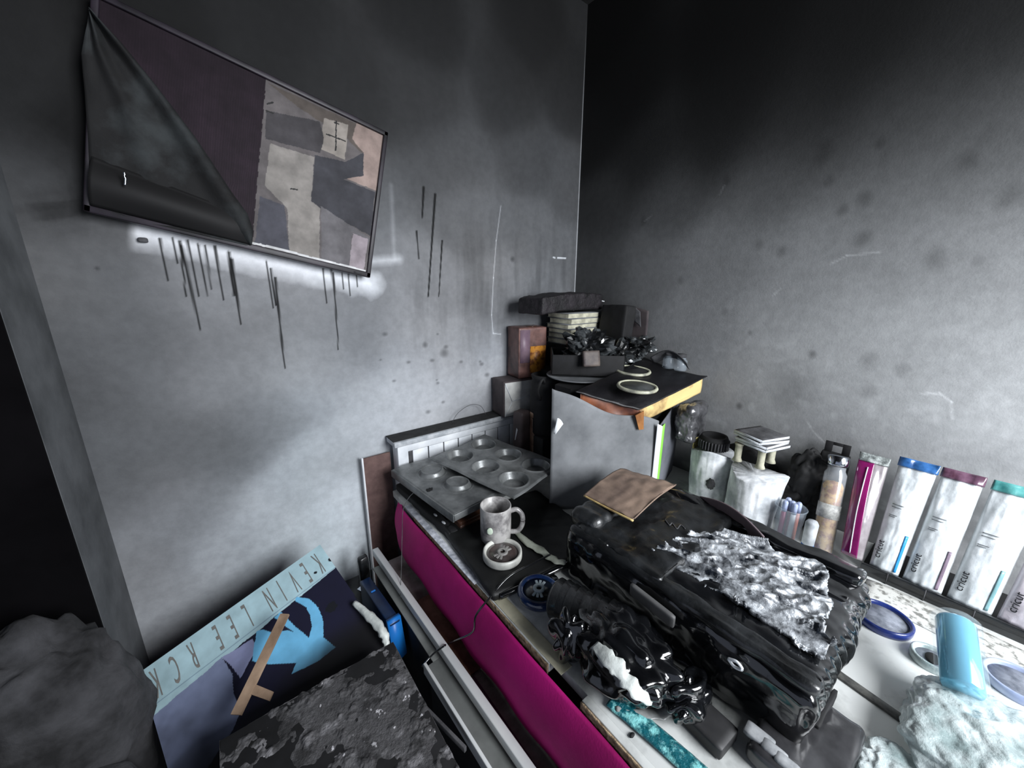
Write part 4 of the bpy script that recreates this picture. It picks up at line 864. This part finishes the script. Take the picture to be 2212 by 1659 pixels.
for i, l in enumerate(('second pad down in the sooty square stack above the rolls', 'third pad down in the sooty square stack above the rolls', 'lowest pad of the sooty square stack, resting on the short posts')):
    dup(pd0, (1.150+.002*i, .350-.003*i, zp+.018-.009*i), -20+(-6, 7, 3)[i], l)
for i, (x, y, l) in enumerate(((1.118, .388, 'left cream post holding up the stack of square pads'), (1.118, .330, 'front cream post holding up the square pads, above the wide roll'), (1.180, .325, 'right cream post holding up the square pads'))):
    solo('cream_post', lathe([(0, 0), (.013, 0), (.009, .010), (.009, .044), (.013, .052), (0, .052)], 20, TF((x, y, zp-.053))), m_cream, l, 'spool', 'cream posts under the square pads')
m_tar = mat('burnt_black_debris', (.012, .012, .014), (.05, .05, .055), rough=.75, scale=20)
solo('charred_mass', joinm(blob(1.200, .262, DT+.060, .040, .055, .070, 5, crumple(5, .3), DT+.001), blob(1.205, .240, DT+.13, .040, .044, .080, 5, crumple(11, .25))), m_tar, 'black charred mass between the wide paper roll and the amber bottle', 'debris')
solo('charred_mass', blob(1.228, .410, DT+.075, .024, .10, .085, 4, crumple(9, .3), DT+.001), m_tar, 'black charred mass behind the two white paper rolls', 'debris')
bd = sheet(24, 14, lambda u, v: Vector(dz(1512, 1072, .905)).lerp(dz(1650, 1162, .905), u)+Vector((0, 0, -.055*(1-v)+.022*math.sin(u*3.0)))+Vector((.006*(1-v), .004*(1-v), 0)), .003)
solo('mauve_board', bd, mat('mauve_card', (.38, .33, .35), (.45, .40, .41), rough=.7, scale=9), 'mauve grey card leaning between the melted printer and the white rolls', 'card')
cu_ = thing('clear_cup', 'clear plastic cup of markers between the wide roll and the amber bottle', 'cup', (1.090, .238, DT))
link('cup', lathe([(0, 0), (.026, 0), (.034, .095), (.0355, .096), (.0335, .098), (.030, .09), (.024, .004), (0, .004)], 36), m_clear, cu_)
mk = [((-.012, .010), (.48, .20, .34), 'dark pink marker standing at the left of the clear cup'), ((.000, -.002), (.62, .24, .36), 'rose marker in the middle of the clear cup'), ((.010, .010), (.66, .70, .78), 'pale blue marker at the back of the clear cup'), ((.006, -.014), (.74, .46, .40), 'coral marker at the right of the clear cup'), ((-.010, -.010), (.80, .82, .84), 'white marker at the front of the clear cup')]
for i, ((a, b), c, l) in enumerate(mk):
    k = thing('marker', l, 'marker', (1.090+a, .238+b, DT+.0045), 0, 'markers in the clear cup')
    link('barrel', lathe([(0, 0), (.0055, 0), (.0055, .080), (0, .080)], 16), mat('marker_%d' % i, c, tuple(min(1, x*1.15) for x in c), rough=.4), k)
    link('cap', lathe([(0, .080), (.0062, .080), (.0062, .104), (.004, .108), (0, .108)], 16), mat('marker_cap', (.50, .55, .70), (.72, .76, .86), rough=.3), k)
wt = thing('white_tube', 'white tube with a bright blue foot between the clear cup and amber bottle', 'tube', (1.066, .186, DT+.0))
link('body', lathe([(0, .030), (.0125, .030), (.0135, .085), (.010, .092), (0, .093)], 24), m_wax, wt); link('foot', lathe([(0, 0), (.012, 0), (.0127, .030), (0, .030)], 24), m_bblue, wt, label='bright blue foot')

# ================================================================= BOTTLE, PACKS
ab = thing('amber_bottle', 'tall slim clear bottle of amber beads with silver cap, leaning on the wall', 'bottle', (1.112, .166, DT))
at = axis_tf((0, 0, 0), (.075, .020, .235))
link('glass', lathe([(0, 0), (.021, 0), (.0225, .004), (.0225, .195), (.018, .205), (.018, .215), (0, .215)], 32, at), mat('bottle_glass', (.60, .62, .64), (.80, .82, .84), rough=.12, alpha=.42, coat=1, scale=20), ab)
link('amber_contents', lathe([(0, .003), (.0205, .003), (.0205, .165), (.016, .175), (0, .178)], 28, at), mat('amber_beads', (.66, .38, .10), (.94, .76, .42), rough=.4, scale=60, thr=(.4, .55)), ab)
link('label_strip', lathe([(.0229, .085), (.0232, .085), (.0232, .120), (.0229, .120)], 32, at), mat('worn_label', (.55, .55, .54), (.82, .82, .80), rough=.6, scale=70), ab)
link('cap', lathe([(0, .215), (.021, .215), (.022, .220), (.022, .238), (.018, .242), (0, .240)], 28, at), m_chrome, ab)
hp = thing('black_pack', 'black charred hanging pack with a hook hole, behind the amber bottle', 'pack', (1.236, .200, DT+.001))
link('body', rbox(.022, .060, .215, .005, 16, lambda c, n: n*.003*fb(c, 14)), m_tar, hp)
link('hanging_tab', joinm(box(-.0015, .0015, -.026, -.010, .214, .244, .0005), box(-.0015, .0015, .010, .026, .214, .244, .0005), box(-.0015, .0015, -.010, .010, .236, .244, .0005)), m_matblk, hp)

m_pouch = mat('clear_white_pouch', (.66, .69, .70), (.93, .95, .96), rough=.22, scale=8, bump=.7, bscale=14, coat=.6, thr=(.36, .56))
def pouch(name, label, y0, y1, y2, y3, topmat, stripemat, txt=True, m=None, x0=1.105, x1=1.205, z0=.785, z1=1.012, bulge=.016, grp='film packs standing in the black rack'):
    """y0,y1 base left/right; y2,y3 top left/right as seen from the room"""
    t = thing(name, label, 'pack', (x0, (y0+y1)/2, z0), 0, grp); o = Vector(t.location)
    def F(u, v, off=0):
        y = (y0+(y1-y0)*u)*(1-v)+(y2+(y3-y2)*u)*v; x = x0+(x1-x0)*v; z = z0+(z1-z0)*v
        b = bulge*(math.sin(math.pi*min(1, max(0, u)))**.5)*(math.sin(math.pi*min(1, .12+v*.86))**.6)
        wr_ = .0022*noise.noise(Vector((u*4+y0*50, v*5, 1)))+.0012*noise.noise(Vector((u*9+y0*90, v*16, 4)))
        nrm = Vector((-.93, 0, .36)); return Vector((x, y, z))+nrm*(b+wr_+off)-o
    def closed(uu, v):  # goes round the pack: front then back
        if uu <= .5: return F(uu*2, v)
        k = F(2-uu*2, v, 0); f0 = F(0, v); f1 = F(1, v); s = 2-uu*2; flat = f0.lerp(f1, s); return flat*2-k if False else flat+Vector((.012, 0, -.003))*math.sin(math.pi*s)
    bm = bmesh.new(); nu, nv = 56, 40; g = [[bm.verts.new(closed(i/nu, j/nv)) for j in range(nv+1)] for i in range(nu)]
    for i in range(nu):
        for j in range(nv): bm.faces.new((g[i][j], g[(i+1) % nu][j], g[(i+1) % nu][j+1], g[i][j+1]))
    bm.faces.new([g[i][0] for i in range(nu)]); bm.faces.new([g[i][nv] for i in range(nu)][::-1])
    link('pouch', fin(bm), m or m_pouch, t)
    if topmat: link('top_band', sheet(20, 6, lambda u, v: F(u*1.04-.02, .955+v*.085, .0025+.003*math.sin(u*7)*v), .002), topmat, t, label='coloured top band')
    if stripemat: link('stripe', sheet(3, 14, lambda u, v: F(.80+u*.085, .02+v*.34, .0012), .0008), stripemat, t, label='coloured stripe')
    if txt:
        c0 = F(.17, .17, .0015); rt_ = (F(.17, .30)-F(.17, .10)).normalized(); up_ = -(F(.4, .2)-F(.1, .2)).normalized()
        link('lettering', text_mesh('cricut', .0175, .0003, 1, frame_tf(c0, rt_, up_)), mat('ink', (.12, .12, .14), rough=.6), t, smooth=False)
        for k, (vv, uu, s, ln) in enumerate(((.60, .22, .0065, 'Premium'), (.575, .22, .0065, 'Vinyl'), (.50, .22, .0045, 'permanent'), (.485, .22, .0045, 'film'))):
            c1 = F(uu+.10, vv-.0, .0018); r_1 = (F(.6, vv)-F(.1, vv)).normalized(); u_1 = (F(.3, vv+.05)-F(.3, vv-.05)).normalized()
            link('fine_line', sheet(8, 2, lambda u, v, vv=vv, uu=uu, s=s: F(uu-.06+u*(.34-.05*k), vv+(v-.5)*.006, .0016), .0003), mat('faint_print', (.40, .42, .43), rough=.7), t)
    return t
m_tblue = mat('blue_band', (.08, .18, .34), (.26, .48, .74), rough=.25, scale=30, coat=.5); m_tpur = mat('plum_band', (.26, .14, .20), (.46, .34, .42), rough=.25, scale=30, coat=.5)
m_tteal = mat('teal_band', (.16, .42, .42), (.40, .68, .67), rough=.25, scale=30, coat=.5)
pouch('film_pack', 'white film pack with the blue top band and blue stripe, left in the rack', .078, .030, .083, .022, m_tblue, mat('sky_stripe', (.12, .52, .78), (.16, .58, .84), rough=.4))
pouch('film_pack', 'white film pack with the plum top band, second in the rack', .024, -.034, .016, -.043, m_tpur, mat('grey_pink_stripe', (.42, .36, .42), (.56, .50, .56), rough=.4))
pouch('film_pack', 'white film pack with the teal top band, third in the rack', -.041, -.100, -.054, -.118, m_tteal, mat('teal_stripe', (.40, .56, .58), (.55, .70, .72), rough=.4))
pouch('film_pack', 'pale pinkish film pack at the right end of the rack', -.106, -.170, -.128, -.190, m_tteal, None, True, mat('pinkish_pouch', (.72, .70, .73), (.94, .90, .93), rough=.25, scale=8, bump=.7, bscale=14, coat=.5))
m_mag = mat('magenta_film', (.34, .06, .26), (.66, .16, .48), rough=.18, scale=7, coat=1)
pp = pouch('magenta_pack', 'magenta and silver film roll pack between the amber bottle and white packs', .128, .090, .150, .098, mat('silver_foil_top', (.30, .32, .32), (.75, .78, .77), rough=.25, scale=50, bump=1), None, False, mat('mauve_silver_film', (.42, .38, .40), (.68, .66, .67), rough=.3, scale=10, coat=.6), bulge=.022, z1=1.0)
def mgf(u, v):
    y = (.127+(.150-.127)*v)-.030*u; x = 1.105+.10*v; z = .787+.205*v; nrm = Vector((-.93, .1, .36)); b = .022*(math.sin(math.pi*min(1, .06+u*.42)))**.5*(math.sin(math.pi*min(1, .14+v*.80)))**.6
    return Vector((x, y, z))+nrm*(b+.003)-Vector(pp.location)
link('magenta_panel', sheet(14, 30, mgf, .002), m_mag, pp, label='magenta panel on its left half')
link('white_seam', tube([Vector(mgf(.55, v))+Vector((-.002, 0, .001)) for v in (.03, .25, .45)]+[Vector(mgf(.55+.25*(v-.45), v))+Vector((-.002, 0, .001)) for v in (.6, .8, .93)], .0012, 5), m_wax, pp)
rk = thing('black_rack', 'low black rack holding the film packs along the right wall', 'rack', (1.15, -.15, DT))
link('front_rail', box(-.060, -.052, -.55, .24, 0, .026, .002), m_blk, rk); link('floor_plate', box(-.052, .10, -.55, .24, 0, .004, .001), m_matblk, rk)
for i, y in enumerate((.180, .122, .056)): link('divider', box(-.0615, -.0600, y-.006+.02, y-.004+.02, .0, .026, 0), m_sootgrey, rk)

# ================================================================= RIGHT FOREGROUND OF THE DESK
def jar_lid(name, label, x, y, r, c, z=DT):
    t = thing(name, label, 'lid', (x, y, z), 0)
    link('rim', lathe([(r-.006, 0), (r, 0), (r+.001, .004), (r+.001, .014), (r-.002, .016), (r-.005, .013), (r-.006, .006)], 44), c, t)
    link('sooty_dish', lathe([(0, .003), (r-.005, .003), (r-.005, .008), (0, .006)], 40), mat('sooty_dish', (.34, .36, .40), (.56, .58, .62), rough=.7, scale=60), t)
    return t
jar_lid('jar_lid', 'round jar lid with a navy blue rim between the printer and the film packs', .950, .030, .044, mat('navy_rim', (.08, .14, .38), (.14, .22, .50), rough=.3, coat=.6))
jar_lid('jar_lid', 'pale lilac blue round lid right of the turquoise roll', .955, -.135, .040, mat('lilac_rim', (.55, .60, .74), (.72, .76, .86), rough=.3, coat=.5))
jr = jar_lid('glass_dish', 'small clear glass dish with a dark centre, left of the turquoise roll', .905, -.042, .028, m_bag)
link('dark_centre', blob(0, 0, .009, .014, .010, .004, 3), m_matblk, jr)
solo('granite_sheet', sheet(20, 8, lambda u, v: (1.075-.085*v+.006*math.sin(u*9), .075-.42*u, DT+.0015+.0008*math.sin(u*20)), .0012), mat('speckled_sheet', (.48, .48, .46), (.80, .80, .78), rough=.5, scale=70, thr=(.4, .5)), 'speckled pale strip of laminate running below the black rack', 'strip')
tr = thing('turquoise_roll', 'shiny turquoise foil roll in clear wrap lying on the crumpled bag', 'roll', (.835, -.060, DT+.075))
ta0, ta1 = Vector((-.045, -.012, -.012)), Vector((.055, .010, .030))
ltr = (ta1-ta0).length
link('foil', lathe([(0, 0), (.021, 0), (.023, .004), (.023, ltr-.004), (.021, ltr), (0, ltr)], 36, axis_tf(ta0, ta1)), mat('turquoise_foil', (.28, .66, .80), (.38, .78, .90), rough=.16, metal=.35, scale=5, coat=.8), tr)
link('clear_wrap', lathe([(.012, -.012), (.022, -.008), (.028, 0), (.0275, ltr*.5), (.029, ltr), (.022, ltr+.008), (.010, ltr+.010)], 30, axis_tf(ta0, ta1)), mat('thin_clear_wrap', (.85, .92, .94), rough=.08, alpha=.16, coat=1), tr)
def bagf(n): return .20*fb(n, 1.5, 2)+.14*abs(noise.noise(n*3.1))+.06*abs(noise.noise(n*8))
cbg = thing('crumpled_bag', 'crumpled clear plastic bag under the turquoise roll at the lower right', 'bag', (.735, -.100, DT))
link('bag', blob(0, 0, .026, .105, .075, .038, 6, bagf, .0005), m_bag, cbg)
link('ear', blob(.055, .045, .022, .035, .025, .020, 5, bagf, .0005), m_bag, cbg)
solo('clear_sheet', blob(.610, -.045, DT+.014, .060, .050, .012, 5, lambda n: .25*fb(n, 2.5, 4)+.1*abs(noise.noise(n*7)), DT+.0005), m_bag, 'flat crumpled clear film on the worktop at the bottom, right of the output tray', 'film')
solo('glass_ruler', box(-.008, .008, -.13, .13, 0, .003, .001, TF((.90, -.235, DT), (0, 0, 8))), mat('pale_acrylic', (.66, .74, .74), (.82, .88, .88), rough=.15, coat=1), 'pale clear acrylic ruler at the right edge of the desk', 'ruler')
solo('dark_strip', box(-.008, .008, -.10, .10, 0, .004, .001, TF((.740, .005, DT), (0, 0, -8))), mat('sooty_metal_strip', (.20, .20, .20), (.42, .42, .40), rough=.5, scale=60), 'dark sooty strip lying on the worktop between the printer and the bag', 'strip')
